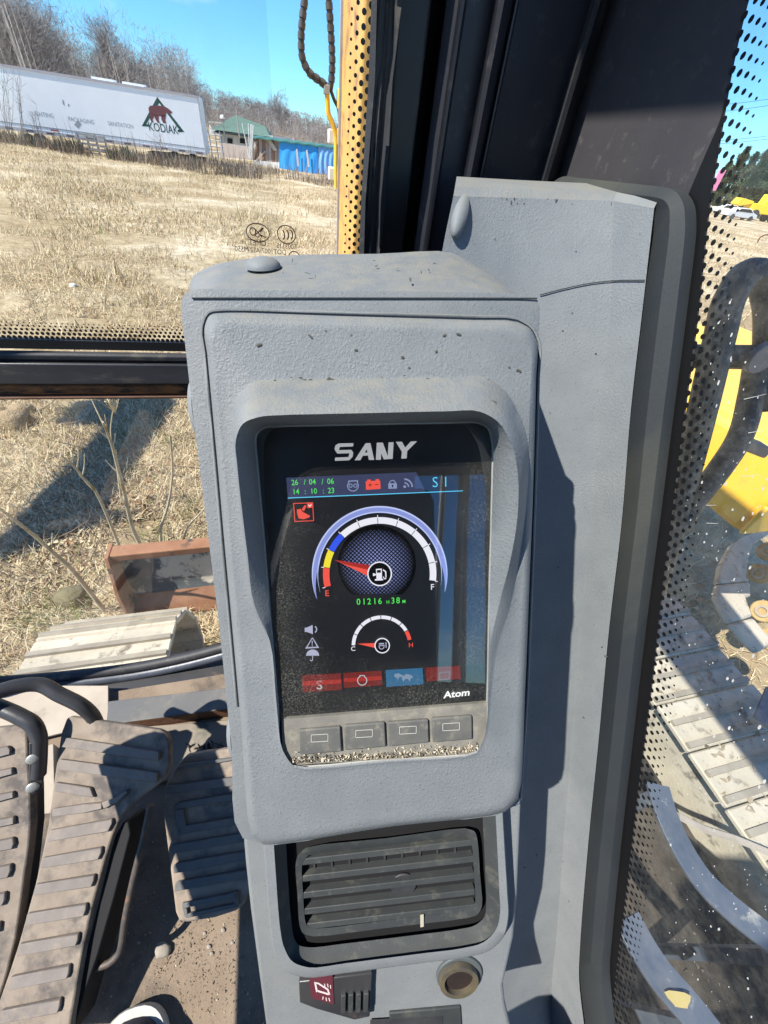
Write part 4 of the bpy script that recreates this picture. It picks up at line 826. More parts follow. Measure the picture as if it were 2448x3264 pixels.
# ================================================================== PEDALS
def zp(x, y): return (x*.5263, 2100+y*.5263)             # pixels of the enlarged pedal view
class Plane:
    def __init__(s, a, b_, c): s.p = a; s.n = nrm(np.cross(b_-a, c-a)); s.n = s.n if s.n@UP > 0 else -s.n
    def at(s, px, py, o=0): return at_plane(px, py, s.p+s.n*o, s.n)
P1 = Plane(at_z(205, 2290, 1.270), at_z(540, 2340, 1.270), at_z(130, 3100, 1.105))
def ribs(parent, plane, quads, mt, h=.006):
    for q in quads:
        b = MB(); b.prism([plane.at(*zp(*p)) for p in q], plane.n*h); b.build('rib', mt, parent, bevel=.0010, seg=1)
mp_ = thing('travel_pedal', P1.at(300, 2700), 'long ribbed travel pedal with wide angled head between the bent lever and the right pedal', 'pedal', 'travel pedals')
ol = [(195, 800-460), (205, 690), (0, 0)]
out = [(400, 362), (420, 352), (700, 392), (960, 432), (1002, 452), (1025, 500), (1026, 640), (1008, 705), (960, 762), (880, 818), (800, 880), (745, 940), (715, 990), (685, 1065), (640, 1200), (600, 1350), (555, 1510), (510, 1720), (470, 1950), (430, 2180), (400, 2400), (-80, 2400), (-60, 2250), (0, 2050), (60, 1880), (110, 1725), (160, 1550), (210, 1370), (250, 1200), (290, 1000), (315, 800), (345, 600), (368, 450)]
b = MB(); b.prism([P1.at(*zp(*p)) for p in out], -P1.n*.014); b.build('pad', M['pedal'], mp_, bevel=.003)
b = MB(); b.prism([P1.at(*zp(*p), -.014) for p in [(440, 470), (930, 520), (930, 640), (760, 780), (620, 1050), (500, 1600), (420, 2100), (40, 2250), (150, 1750), (250, 1300), (340, 800)]], -P1.n*.02); b.build('backing_plate', M['steel_black'], mp_)
b = MB(); b.prism([P1.at(*zp(*p), -.012) for p in [(690, 1085), (745, 990), (775, 990), (790, 1060), (690, 1450), (590, 1800), (520, 2000), (430, 2300), (480, 1950)]], -P1.n*.05); b.build('side_plate', M['void'], mp_, bevel=.002)
ribs(mp_, P1, [[(392, 470), (975, 555), (970, 612), (384, 528)], [(375, 602), (965, 680), (960, 742), (367, 665)], [(352, 742), (560, 772), (582, 826), (570, 832), (348, 795)],
     [(336, 900), (520, 872), (628, 862), (632, 900), (520, 925), (330, 948)], [(628, 862), (700, 838), (770, 790), (786, 800), (720, 862), (640, 900)], [(316, 1030), (690, 960), (694, 985), (668, 1036), (305, 1098)], [(275, 1195), (628, 1130), (626, 1165), (608, 1205), (262, 1258)],
     [(232, 1355), (585, 1296), (582, 1330), (568, 1368), (218, 1420)], [(182, 1530), (536, 1470), (535, 1505), (522, 1545), (168, 1602)], [(136, 1712), (490, 1648), (486, 1690), (474, 1722), (118, 1786)], [(82, 1910), (436, 1838), (432, 1890), (420, 1920), (66, 1990)], [(24, 2112), (382, 2040), (378, 2090), (366, 2125), (8, 2192)]], M['pedal_rib'])
# left pedal (mostly out of the picture)
P2 = Plane(at_z(0, 2320, 1.270), at_z(85, 2312, 1.270), at_z(0, 3000, 1.115))
lp = thing('travel_pedal', P2.at(20, 2700), 'ribbed travel pedal cut off by the left edge of the photo beside the bolted lever', 'pedal', 'travel pedals')
b = MB(); b.prism([P2.at(*zp(*p)) for p in [(-480, 520), (-200, 440), (60, 412), (120, 398), (150, 405), (162, 440), (168, 600), (182, 800), (186, 1000), (172, 1160), (150, 1300), (125, 1500), (95, 1700), (40, 1920), (-20, 2120), (-300, 2120), (-420, 1500)]], -P2.n*.018); b.build('pad', M['pedal'], lp, bevel=.003)
b = MB(); b.prism([P2.at(*zp(*p), -.016) for p in [(-100, 480), (155, 420), (190, 800), (192, 1020), (160, 1300), (100, 1700), (20, 2020), (-80, 2020)]], -P2.n*.03); b.build('backing_plate', M['steel_black'], lp)
ribs(lp, P2, [[(-300, 600), (60, 522), (78, 540), (76, 572), (-300, 668)], [(-300, 740), (85, 652), (92, 690), (-300, 800)], [(-300, 880), (92, 795), (98, 832), (-300, 940)], [(-300, 1030), (96, 945), (100, 990), (-300, 1080)], [(-300, 1160), (92, 1072), (100, 1108), (88, 1140), (-300, 1210)], [(-300, 1320), (78, 1232), (80, 1270), (64, 1312), (-300, 1380)], [(-300, 1490), (46, 1400), (44, 1450), (30, 1480), (-300, 1560)], [(-300, 1660), (14, 1580), (8, 1640), (-300, 1730)]], M['pedal_rib'])
# right pedal
P3 = Plane(at_z(560, 2420, 1.185), at_z(780, 2390, 1.185), at_z(560, 2920, 1.075))
rp = thing('foot_pedal', P3.at(660, 2700), 'short broad ribbed grey foot pedal next to the console column', 'pedal')
out = [(1005, 760), (1050, 680), (1090, 622), (1130, 585), (1250, 562), (1420, 540), (1560, 520), (1600, 900), (1590, 1300), (1500, 1440), (1480, 1490), (1430, 1530), (1300, 1572), (1130, 1600), (1085, 1592), (1062, 1540), (1045, 1400), (1010, 1120), (985, 900)]
b = MB(); b.prism([P3.at(*zp(*p)) for p in out], -P3.n*.018); b.build('pad', M['pedal_dark'], rp, bevel=.004, seg=3)
ribs(rp, P3, [[(1075, 655), (1120, 632), (1560, 572), (1562, 584), (1080, 668)], [(1005, 785), (1010, 765), (1560, 690), (1562, 745), (1005, 815)], [(1062, 880), (1090, 862), (1560, 785), (1562, 828), (1066, 905)], [(1062, 905), (1118, 900), (1132, 1000), (1085, 1055)], [(1085, 1010), (1130, 1000), (1565, 930), (1566, 975), (1085, 1058)], [(1040, 1130), (1060, 1115), (1565, 1030), (1566, 1085), (1046, 1172)], [(1056, 1245), (1075, 1228), (1565, 1140), (1566, 1195), (1060, 1290)], [(1066, 1355), (1085, 1338), (1520, 1262), (1500, 1318), (1066, 1398)],
     [(1108, 1470), (1440, 1398), (1446, 1428), (1112, 1500)], [(1108, 1500), (1138, 1496), (1146, 1545), (1128, 1552)], [(1128, 1535), (1440, 1468), (1448, 1490), (1134, 1558)], [(1418, 1400), (1446, 1398), (1452, 1480), (1424, 1490)]], M['pedal_rib_dark'])
b = MB(); b.mbox(-.02, .06, .06, .12, FZ, FZ+.12); b.build('pedal_bracket', M['steel_black'], rp)
# levers
lv = thing('travel_lever', at_z(318, 2330, 1.24), 'bent black tube lever arching over the head of the long pedal', 'lever', 'travel levers')
b = MB(); b.tube(spline([at_z(-160, 2262, 1.36), at_z(-30, 2212, 1.35), at_z(60, 2186, 1.34), at_z(125, 2182, 1.33), at_z(190, 2214, 1.315), at_z(260, 2250, 1.295), at_z(300, 2290, 1.265), at_z(316, 2345, 1.235)], 8), .0108, 12); b.build('tube', M['steel_black'], lv, smooth=60)
lv2 = thing('travel_lever', at_z(110, 2480, 1.22), 'bent black tube lever with two bolts bolted beside the left pedal', 'lever', 'travel levers')
b = MB(); b.tube(spline([at_z(-120, 2215, 1.33), at_z(-20, 2248, 1.32), at_z(60, 2282, 1.31), at_z(105, 2310, 1.30), at_z(122, 2345, 1.285), at_z(124, 2400, 1.26), at_z(120, 2470, 1.23)], 8), .0112, 12); b.build('tube', M['steel_black'], lv2, smooth=60)
fl = Plane(at_z(90, 2380, 1.285), at_z(140, 2380, 1.275), at_z(100, 2530, 1.215)); b = MB(); b.prism([fl.at(x, y) for x, y in [(92, 2370), (138, 2360), (142, 2460), (134, 2520), (100, 2536), (92, 2480)]], -fl.n*.006); b.build('flange', M['steel_black'], lv2, bevel=.0015)
for y in (2420, 2510):
    b = MB(); b.dome(fl.at(104, y, .0005), fl.n, .0085, .003, seg=16); b.build('bolt_head', mat('bolt_steel', (.30, .30, .29), (.4, .4, .38), 90, .5, metal=.4), lv2, smooth=60)
# linkage rod
rd = thing('linkage_rod', at_z(480, 2570, 1.16), 'thin rusty linkage rod leaning behind the long pedal over the dirty floor', 'rod')
b = MB(); b.tube(spline([at_z(479, 2566, 1.21), at_z(455, 2680, 1.18), at_z(425, 2800, 1.15), at_z(400, 2920, 1.12), at_z(378, 3040, 1.09), at_z(350, 3068, 1.085), at_z(275, 3090, 1.08)], 6), .0050, 8); b.build('rod', mat('rusty_black_rod', (.045, .04, .038), (.08, .065, .055), 60, .6, dirt=(.16, .09, .05), dscale=60, dpos=(.55, .7)), rd, smooth=60)
# little loose stones and crumbs on the floor
stn = mat('floor_pebble', (.22, .195, .165), (.32, .285, .24), 60, .9, bump=.3, bscale=300)
def pebble(name, px, py, z, r, label, group=None, mt=None):
    c = at_z(px, py, z+r*.5); b = MB(); d = nrm([.4, .8, 0]); L = []
    for k, q in enumerate(np.linspace(-1, 1, 7)):
        rr = math.sqrt(max(0.0, 1-q*q))*.98+.02; L.append([c+np.array([math.cos(a)*r*rr*(1+.25*math.sin(a*2+k)*.5), math.sin(a)*r*rr*.75*(1+.15*math.sin(a*3+1)), q*r*.5]) for a in np.linspace(0, 2*math.pi, 10, endpoint=False)])
    b.loft(L, True, True, True); o = b.build(name, mt or stn, smooth=40); tag(o, label, 'stone', group); return o
pebble('pebble', 518, 3028, FZ, .013, 'pale angular pebble on the dusty cab floor between pedal and shoe')
for px, py, r in ((441, 3006, .0032), (478, 2975, .003), (711, 2965, .004), (652, 2975, .003), (666, 3018, .004), (675, 3040, .0034), (740, 3005, .0034)):
    pebble('pebble', px, py, FZ, r, 'tiny pale pebble on the dusty cab floor, '+place_word(px, [441, 478, 711, 652, 666, 675, 740])+' of the seven', 'tiny pebbles on the cab floor')
b = MB()
for i in range(2600):
    cx_, cy_ = [(500, 2760), (520, 2900), (640, 2960), (480, 2690), (600, 3080), (470, 2990), (700, 3120)][rng.integers(7)]
    px, py = cx_+95*rng.normal(), cy_+80*rng.normal()
    if px > 880 or py > 3330: continue
    tet(b, at_z(px, py, FZ+.001), .0005+.0020*rng.random()**4)
b.build('floor_grit', mat('dark_floor_grit', (.13, .105, .08), (.24, .19, .145), 200, .95), None, kind='stuff')
b = MB()
for i in range(900):
    px, py = 300+560*rng.random(), 2550+760*rng.random(); tet(b, at_z(px, py, FZ+.001), .0006+.0016*rng.random()**3)
b.build('floor_dust_crumbs', crumb[0], None, kind='stuff')
b = MB()
for i in range(70):
    p = at_z(575+130*rng.random()**.7+20, 2372+22*rng.random(), FZ+.012); b.add([p, p+np.array([.004*rng.normal(), .004*rng.normal(), .002]), p+np.array([.005*rng.normal(), .005*rng.normal(), .004])], [(0, 1, 2)])
b.build('leaf_crumbs', M['void'], None, kind='stuff')

# ================================================================== THE OPERATOR'S SHOE
toe = at_z(428, 3206, FZ+.035); fd = nrm(MF*.98+MR*.02); rd_ = np.cross(fd, UP)
sh = thing('shoe', toe-fd*.13, 'dark shoe with white rubber toe cap at the bottom edge of the photo', 'shoe')
def sole(z0, s, w=1.0):
    P = []
    for a in np.linspace(0, 2*math.pi, 36, endpoint=False):
        y = math.cos(a); x = math.sin(a); wd_ = .047 if y > 0 else .036
        P.append(toe-fd*(.060 if y > 0 else .060)+fd*(y*s*(.060 if y > 0 else .21))+rd_*(math.copysign(abs(x)**.8, x)*.052*s*w)*(1 if y > 0 else 1+.25*y)+UP*(z0-toe[2]))
    return P
b = MB(); b.loft([sole(FZ+.002, .99), sole(FZ+.004, 1.0), sole(FZ+.024, 1.0), sole(FZ+.028, .97), sole(FZ+.028, .80)], True, True, True)
b.build('rubber_sole', mat('white_rubber', (.36, .36, .34), (.44, .44, .42), 40, .6, dirt=(.4, .36, .28), dscale=30), sh, smooth=40)
def upl(h, s, back): 
    P = []
    for a in np.linspace(0, 2*math.pi, 36, endpoint=False):
        y = math.cos(a); x = math.sin(a); wd_ = .044 if y > 0 else .035
        P.append(toe-fd*(.066+back)+fd*(y*s*(.060 if y > 0 else .19*s))+rd_*(math.copysign(abs(x)**.8, x)*.0505*(.35+.65*s))*(1 if y > 0 else 1+.25*y)+UP*(FZ+h-toe[2]))
    return P
b = MB(); b.loft([upl(.026, .96, .003), upl(.042, .93, .006), upl(.060, .82, .014), upl(.074, .72, .03), upl(.092, .5, .065), upl(.11, .40, .085), upl(.26, .42, .085), upl(.45, .44, .10)], True, False, True)
b.build('upper', mat('dark_canvas', (.022, .022, .035), (.035, .034, .05), 300, .85, bump=.4, bscale=1200), sh, smooth=50)
# ================================================================== OUTSIDE: THE MACHINE ITSELF
def shoe_mesh(w=.45, pitch=.150):
    b = MB(); b.box((0, 0, 0), np.eye(3), (w/2, pitch/2-.002, .010)); return b
def track(name, rc, w, zt, f0, f1, label, rad=.31):
    root = thing(name, mac(rc, (f0+f1)/2, 0), label, 'excavator track', 'tracks of the excavator')
    pitch = .152; L = f1-f0; per = []
    s = 0; path = []
    tot = 2*L+2*math.pi*rad; n = int(tot/pitch)
    base = shoe_mesh(w, pitch).build('track_shoe', M['track'])
    gb = MB()
    for y in (-.058, .012): gb.box((0, y, .015), np.eye(3), (w/2-.004, .009, .007))
    gro = gb.build('grouser', M['track_grouser'])
    meS, meG = base.data, gro.data
    bv = base.modifiers.new('bevel', 'BEVEL'); bv.width = .004; bv.segments = 1
    first = True
    for i in range(n):
        s = i*tot/n
        if s < L: f, z, a = f0+s, zt-.01, 0
        elif s < L+math.pi*rad:
            q = (s-L)/rad; f, z, a = f1+(rad)*math.sin(q), zt-.01-rad+rad*math.cos(q), -q
        elif s < 2*L+math.pi*rad: f, z, a = f1-(s-L-math.pi*rad), zt-.01-2*rad, math.pi
        else:
            q = (s-2*L-math.pi*rad)/rad; f, z, a = f0-rad*math.sin(q), zt-.01-rad-rad*math.cos(q), math.pi-q
        o = base if first else base.copy(); g = gro if first else gro.copy()
        if not first: COL.objects.link(o); COL.objects.link(g)
        first = False
        o.parent = root; g.parent = o
        wob = .004*math.sin(i*2.3); p = mac(rc, f, z+wob)-np.array(root.location)
        ya = math.atan2(MF[1], MF[0])-math.pi/2
        o.matrix_basis = Matrix.Translation(Vector(p)) @ Matrix.Rotation(ya, 4, 'Z') @ Matrix.Rotation(a+.015*math.sin(i*1.7), 4, 'X')
    # dried mud over the run
    b = MB()
    for i in range(420):
        f = f0+L*rng.random()*.98; r = rc+(rng.random()-.5)*w*.98; q = .006+.018*rng.random()**2; tet(b, mac(r, f, zt+.004), q)
    b.build('mud_clods', M['soil'], root, kind='stuff')
    b = MB(); b.mbox(rc-.12, rc+.12, f0, f1, zt-2*rad+.05, zt-.10); b.build('track_frame', M['track'], root, bevel=.02)
    b = MB(); b.cyl(mac(rc-.06, f1, zt-.01-rad), MR, rad-.045, .12, 28); b.build('idler', M['yellow_worn'], root, bevel=.01)
    b = MB(); b.cyl(mac(rc-.06, f0, zt-.01-rad), MR, rad-.045, .12, 20); b.build('sprocket', M['track_grouser'], root, bevel=.01)
    return root
lt = track('excavator_track', -.675, .45, .65, -1.6, .78, 'mud caked steel track seen through the lower front window')
rt = track('excavator_track', 1.44, .45, .65, -1.6, .62, 'mud caked steel track below the right side window', )
# chain links with rollers by the front of the right track
ch = thing('track_chain', mac(1.60, .55, .55), 'mud coloured chain links and yellow guard beside the right track', 'track chain')
for i, (x, y) in enumerate(((2425, 1830), (2440, 1950), (2455, 1760), (2470, 2040))):
    c = at_z(x, y, .50+.02*i); b = MB(); b.cyl(c, -MR+UP*.4, .055, .03, 18); o = b.build('link', mat('yellow_brown_link', (.33, .22, .09), (.48, .34, .15), 30, .8, dirt=(.2, .14, .08), dscale=20, bump=.3, bscale=80), ch, bevel=.008)
    b = MB(); b.ring(c+nrm(-MR+UP*.4)*.03, -MR+UP*.4, .018, .03, .008, 16); b.build('pin_ring', M['track_grouser'], o)
Pg = Plane(at_z(2345, 1760, .62), at_z(2390, 2080, .66), at_z(2400, 1720, .55))
for pts in ([(2335, 1735), (2385, 1705), (2448, 1680), (2475, 1690), (2400, 1735), (2385, 1790), (2380, 1840), (2392, 1850), (2290, 1860), (2300, 1800)], [(2290, 1862), (2392, 1852), (2396, 1900), (2380, 1905), (2402, 1965), (2330, 1985), (2305, 1945), (2285, 1900)], [(2330, 1988), (2402, 1968), (2470, 2050), (2420, 2080), (2372, 2035)]):
    b = MB(); b.prism([Pg.at(x, y) for x, y in pts], -Pg.n*.03); b.build('guard_plate', M['track'], ch, bevel=.012, seg=2)
# machine body below the cab, right of it: dark dirty deck
dk = thing('machine_deck', mac(.8, -.2, .55), 'dark oily soil coated deck of the machine below the side window', 'machine deck')
b = MB(); b.mbox(.40, 1.20, -1.6, .42, .40, .46); b.build('deck_plate', mat('oily_dirt_deck', (.04, .032, .025), (.095, .078, .058), 9, .95, bump=.8, bscale=60, bdist=.006, dirt=(.012, .012, .013), dscale=5, dpos=(.45, .62)), dk)
b = MB()
for i in range(900):
    tet(b, mac(.42+.76*rng.random(), -.9+1.3*rng.random(), .462), .003+.010*rng.random()**4)
b.build('deck_dirt', mat('dark_deck_mud', (.06, .048, .036), (.13, .105, .08), 30, .95), dk, kind='stuff')
b = MB(); b.mbox(-.78, .36, -.85, .52, .70, .94); b.build('cab_base', M['black_flat'], dk)
# blue-grey straps outside the side glass
strap_m = mat('blue_grey_painted_steel', (.065, .085, .12), (.115, .135, .17), 8, .45, bump=.05, dirt=(.4, .38, .33), dscale=16, dpos=(.62, .72))
def strap(name, pts, w, label, z):
    P = [at_z(x, y, zz) for (x, y), zz in zip(pts, z)]; P = spline(P, 6); L0, L1 = [], []
    for i, p in enumerate(P):
        t = nrm(P[min(i+1, len(P)-1)]-P[max(i-1, 0)]); s = nrm(np.cross(t, UP)); L0.append(p-s*w/2); L1.append(p+s*w/2)
    b = MB(); b.loft([L0, L1, [p-UP*.008 for p in L1], [p-UP*.008 for p in L0], L0], False, flip=True)
    for k_ in (2, len(P)-3):
        if P[k_][2] > .9: b.box((P[k_]+np.array([P[k_][0], P[k_][1], .46]))/2-UP*.006, (MR, MF, UP), (.012, .012, (P[k_][2]-.46)/2-.004))
    o = b.build(name, strap_m, bevel=.001); tag(o, label, 'steel bar'); return o
strap('step_bar', [(2098, 2500), (2125, 2590), (2170, 2690), (2240, 2800), (2330, 2890), (2448, 2985), (2560, 3080)], .050, 'curved blue grey flat bar crossing the dark deck outside the side window', [1.0, 1.0, .99, .98, .97, .96, .95])
strap('step_bar', [(2000, 2925), (2045, 3010), (2110, 3110), (2200, 3215), (2290, 3330)], .055, 'blue grey flat bar with a yellow paint patch at the lower right corner', [.98, .98, .97, .96, .95])
b = MB(); p = at_z(2160, 3185, .972); b.add([p+UP*.004+.02*np.array([math.cos(a)*(1+.3*math.sin(3*a)), .6*math.sin(a)*(1+.25*math.cos(2*a)), 0]) for a in np.linspace(0, 6.283, 14, endpoint=False)], [tuple(range(14))]); o = b.build('yellow_patch', mat('yellow_chip', (.45, .36, .14), rough=.7)); tag(o, 'worn yellow paint patch on the lower blue grey bar', 'paint patch')
b = MB(); b.tube(spline([at_z(2160, 2600, .70), at_z(2240, 2640, .69), at_z(2340, 2672, .68), at_z(2470, 2725, .68)], 5), .010, 6); o = b.build('dry_stick', mat('pale_stick', (.36, .30, .24), (.45, .39, .32), 40, .9)); tag(o, 'pale dry stick lying across the dark deck near the track', 'stick')
strap('deck_step', [(2425, 2235), (2480, 2275), (2560, 2340)], .16, 'blue painted step edge at the right border above the track', [.80, .80, .80])
# handrails outside
hr = thing('handrail', at_z(2330, 1500, 1.0), 'black splashed double handrail looping in front of the yellow bodywork', 'handrail')
hm = mat('dusty_black_rail', (.020, .019, .018), (.036, .033, .03), 20, .5, bump=.1, dirt=(.24, .205, .16), dscale=75, dpos=(.52, .70))
def ptd(x, y, d): v = ray(x, y); return EYE+v*d/np.linalg.norm(v[:2])   # horizontal distance d
b = MB(); b.tube(spline([ptd(x, y, d) for x, y, d in [(2060, 1950, .96), (2130, 1720, .99), (2190, 1500, 1.02), (2245, 1280, 1.04), (2292, 1080, 1.06), (2326, 950, 1.08), (2372, 880, 1.10), (2425, 880, 1.13), (2452, 960, 1.15), (2450, 1150, 1.17), (2440, 1300, 1.18)]], 8), .027, 14); b.build('rail', hm, hr, smooth=60)
b = MB(); b.tube(spline([ptd(x, y, d) for x, y, d in [(2420, 1120, 1.16), (2395, 1260, 1.15), (2360, 1390, 1.12), (2290, 1500, 1.08), (2220, 1590, 1.04), (2160, 1680, 1.0)]], 8), .024, 12); b.build('lower_rail', hm, hr, smooth=60)
b = MB(); b.tube([ptd(2150, 1135, 1.05), ptd(2480, 1140, 1.16)], .024, 12); b.build('crossbar', hm, hr, smooth=60)
b = MB(); c = ptd(2420, 1135, 1.11); b.cyl(c, -MF, .032, .012, 18); b.build('clamp_bolt', strap_m, hr, bevel=.002)
# yellow bodywork at right
yb = thing('yellow_bodywork', at_z(2350, 1500, .6), 'bright yellow machine bodywork behind the black handrail', 'bodywork')
zt_ = at_plane(2300, 1195, mac(1.75, 0, 0), MR)[2]
zb_ = at_plane(2330, 1690, EYE+MR*1.42, MR)[2];
b = MB(); b.mbox(1.42, 2.6, .60, 1.9, zb_, zt_); b.build('toolbox', M['yellow'], yb, bevel=.03)
b = MB(); b.mbox(1.40, 2.58, .585, .60, zb_+.02, (zt_+zb_)/2-.004); b.build('lower_door', M['yellow'], yb, bevel=.006)
b = MB(); b.mbox(1.40, 2.58, .585, .60, (zt_+zb_)/2+.004, zt_-.03); b.build('upper_door', M['yellow'], yb, bevel=.006)
b = MB(); c = at_plane(2395, 1420, EYE+MF*.56, MF); b.box(c, (nrm(MR+UP*-.3), UP, MF), (.05, .014, .02)); b.build('latch', mat('dusty_latch', (.25, .2, .16), rough=.8), yb, bevel=.006)
b = MB(); b.cyl(at_z(2440, 1600, .55), UP*.9-MF*.5, .17, .10, 28, r2=.12); b.build('light_housing', M['yellow'], yb, bevel=.015, smooth=40)
# boom with hoses
bm = thing('excavator_boom', mac(.45, 1.15, .9), 'weathered yellow excavator boom rising outside the windscreen left of the black pillar', 'boom')
rB = .305
def on_b(px, py): return at_plane(px, py, EYE+MR*rB, MR)
fB = float(on_b(1086, 400)@MF)
b = MB(); b.mbox(rB, rB+.30, fB-.42, fB, .8, 4.4); b.build('boom_box', M['yellow_worn'], bm, bevel=.008)
b = MB(); b.mbox(rB-.008, rB+.31, fB, fB+.014, .8, 4.4); b.build('boom_plate', mat('bare_edge', (.42, .42, .46), (.5, .5, .52), 30, .4, metal=.3), bm)
PB = (lambda x, y, d=.03: at_plane(x, y, EYE+MF*(fB+d), MF))
hrub = mat('hose_rubber', (.035, .033, .03), (.06, .055, .05), 50, .5)
def hose(name, keys, r, coil=True, mt=None):
    P = spline(keys, 10); b = MB(); b.tube(P, r, 10); o = b.build(name, mt or hrub, bm, smooth=60)
    if coil:
        d = np.cumsum([0]+[np.linalg.norm(q-p) for p, q in zip(P, P[1:])]); nn = int(d[-1]/.0245); q = MB()
        for k in range(nn):
            s = (k+.5)*.0245; i = min(np.searchsorted(d, s)-1, len(P)-2); t = (s-d[i])/(d[i+1]-d[i]); p = P[i]+(P[i+1]-P[i])*t; n_ = nrm(P[i+1]-P[i])
            q.cyl(p-n_*.009, n_, r*1.22, .016, 12)
        q.build('spiral_guard', mat('grey_spiral', (.13, .125, .12), (.2, .19, .18), 40, .45) if 'sp' not in M else M['sp'], o, smooth=40, kind='stuff')
    return o
M['sp'] = mat('grey_spiral', (.055, .055, .052), (.10, .098, .09), 40, .38)
hose('hose', [PB(985, -150), PB(974, -20), PB(965, 50), PB(960, 130), PB(964, 185), PB(985, 230), PB(1020, 258), PB(1042, 275)], .0105)
hose('hose', [PB(1044, -150), PB(1047, -20), PB(1052, 60), PB(1057, 140), PB(1059, 200), PB(1056, 260), PB(1052, 285)], .0105)
hose('steel_pipe', [PB(1042, 278), PB(1044, 330), PB(1047, 362), PB(1062, 400), PB(1070, 430), PB(1071, 520), PB(1072, 600)], .0095, False, M['yellow'])
hose('black_pipe', [PB(1052, 280), PB(1066, 320), PB(1078, 345), PB(1082, 385), PB(1081, 480), PB(1080, 610)], .0062, False)
for y in (437, 555):
    b = MB(); b.box(PB(1069, y, .05), (MR, UP, MF), (.030, .022, .022)); c_ = b.build('pipe_clamp', mat('pale_clamp', (.72, .72, .62), (.8, .8, .74), 30, .5), bm, bevel=.004)
    b = MB(); b.box(PB(1084, y, .03), (MR, UP, MF), (.013, .024, .012)); b.build('clamp_block', M['yellow'], c_, bevel=.002)
b = MB(); b.box(PB(1041, 286, .03), (MR, UP, MF), (.011, .013, .012)); b.build('hose_fitting', mat('zinc', (.4, .42, .42), rough=.4, metal=.5), bm, bevel=.002)
b = MB(); b.box(PB(1087, 318, .03), (MR, UP, MF), (.016, .03, .02)); b.build('lug', M['yellow'], bm, bevel=.006)
# dozer blade in front
bl_ = thing('dozer_blade', mac(-.6, 1.75, .2), 'rusty dozer blade with peeling black paint lying in front of the left track', 'dozer blade')
A0, A1 = at_z(340, 1757, .46), at_z(900, 1704, .46); bx = nrm((A1-A0)*np.array([1, 1, 0])); bw = 1.9; by = np.cross(UP, bx)
peel = mat('peeling_black_paint', (.085, .10, .11), (.15, .165, .17), 10, .6, bump=.3, bscale=120, dirt=(.70, .64, .52), dscale=5.5, dpos=(.48, .54))
rz_ = mat('blade_rust', (.25, .115, .06), (.34, .17, .095), 12, .9, bump=.3, bscale=150, dirt=(.06, .055, .05), dscale=9, dpos=(.58, .66))
b = MB(); b.box(A0+bx*bw/2-UP*.022+by*.0, (bx, by, UP), (bw/2, .035, .022)); b.build('top_rail', rz_, bl_, bevel=.006)
prof = [(.03, -.045), (.012, -.12), (.0, -.2), (-.004, -.28), (-.02, -.34), (-.06, -.39)]
L0 = [A0+bx*.02+by*(f)+UP*z for f, z in prof]; rows_ = [[p+bx*bw*t for p in L0] for t in np.linspace(0, .98, 8)]
b = MB(); b.loft(rows_, False); b.build('mouldboard', peel, bl_, smooth=60)
prof2 = [(-.02, -.325), (-.065, -.385), (-.10, -.44)]
b = MB(); b.loft([[A0+bx*(.02+bw*.98*t)+by*(f-.004)+UP*z for f, z in prof2] for t in (0, 1)], False); b.build('cutting_edge', rz_, bl_)
b = MB(); b.prism([A0+by*f+UP*z for f, z in [(.05, .004), (-.05, .004), (-.12, -.20), (-.15, -.44), (.02, -.46), (.05, -.2)]], bx*.018); b.build('end_plate', rz_, bl_, bevel=.003)
b = MB(); b.mbox(-.12, .10, .7, 1.75, .18, .30); b.mbox(.55, .75, .7, 1.75, .18, .30); b.build('blade_arm', M['track'], bl_, bevel=.01)

# unseen machine added at left; its arm casts the shadow band on the grass
na = thing('shadow_excavator', np.array([-6.2, -2.2, 0]), 'unseen yellow excavator added off to the left, its raised arm shadowing the grass', 'excavator')
sh_ = np.array([-SUN_H[0], -SUN_H[1], 0])/math.tan(SUN_EL)
def above(gx, gy, h): return np.array([gx, gy, 0])-sh_*h+UP*h
q0, q1 = above(-2.06, 1.55, 3.1), above(-2.38, 3.3, 3.1); ax_ = nrm(q1-q0); sx_ = nrm(np.cross(ax_, UP))
b = MB(); b.box((q0+q1)/2, (ax_, sx_, UP), (np.linalg.norm(q1-q0)/2, .17, .14)); b.build('stick', M['yellow_worn'], na, bevel=.02)
b = MB(); b.box(q1-ax_*.1-UP*.35, (ax_, sx_, UP), (.22, .24, .3)); b.build('bucket', M['track'], na, bevel=.05)
k0 = q0+ax_*.1; b = MB(); b.prism([k0+sx_*.18+UP*.1, k0-sx_*.18+UP*.1, np.array([-6.3, -2.2, 1.4])-sx_*.18, np.array([-6.3, -2.2, 1.4])+sx_*.18], UP*.35); b.build('boom', M['yellow_worn'], na, bevel=.02)
b = MB(); b.abox(-8.2, -5.6, -4.2, -1.6, .9, 2.0); b.abox(-7.0, -5.8, -2.6, -1.5, 2.0, 2.9); b.build('body', M['yellow'], na, bevel=.08)
b = MB(); b.abox(-8.4, -7.7, -4.6, -1.0, 0, .8); b.abox(-6.1, -5.4, -4.6, -1.0, 0, .8); b.build('tracks', M['track'], na, bevel=.2)
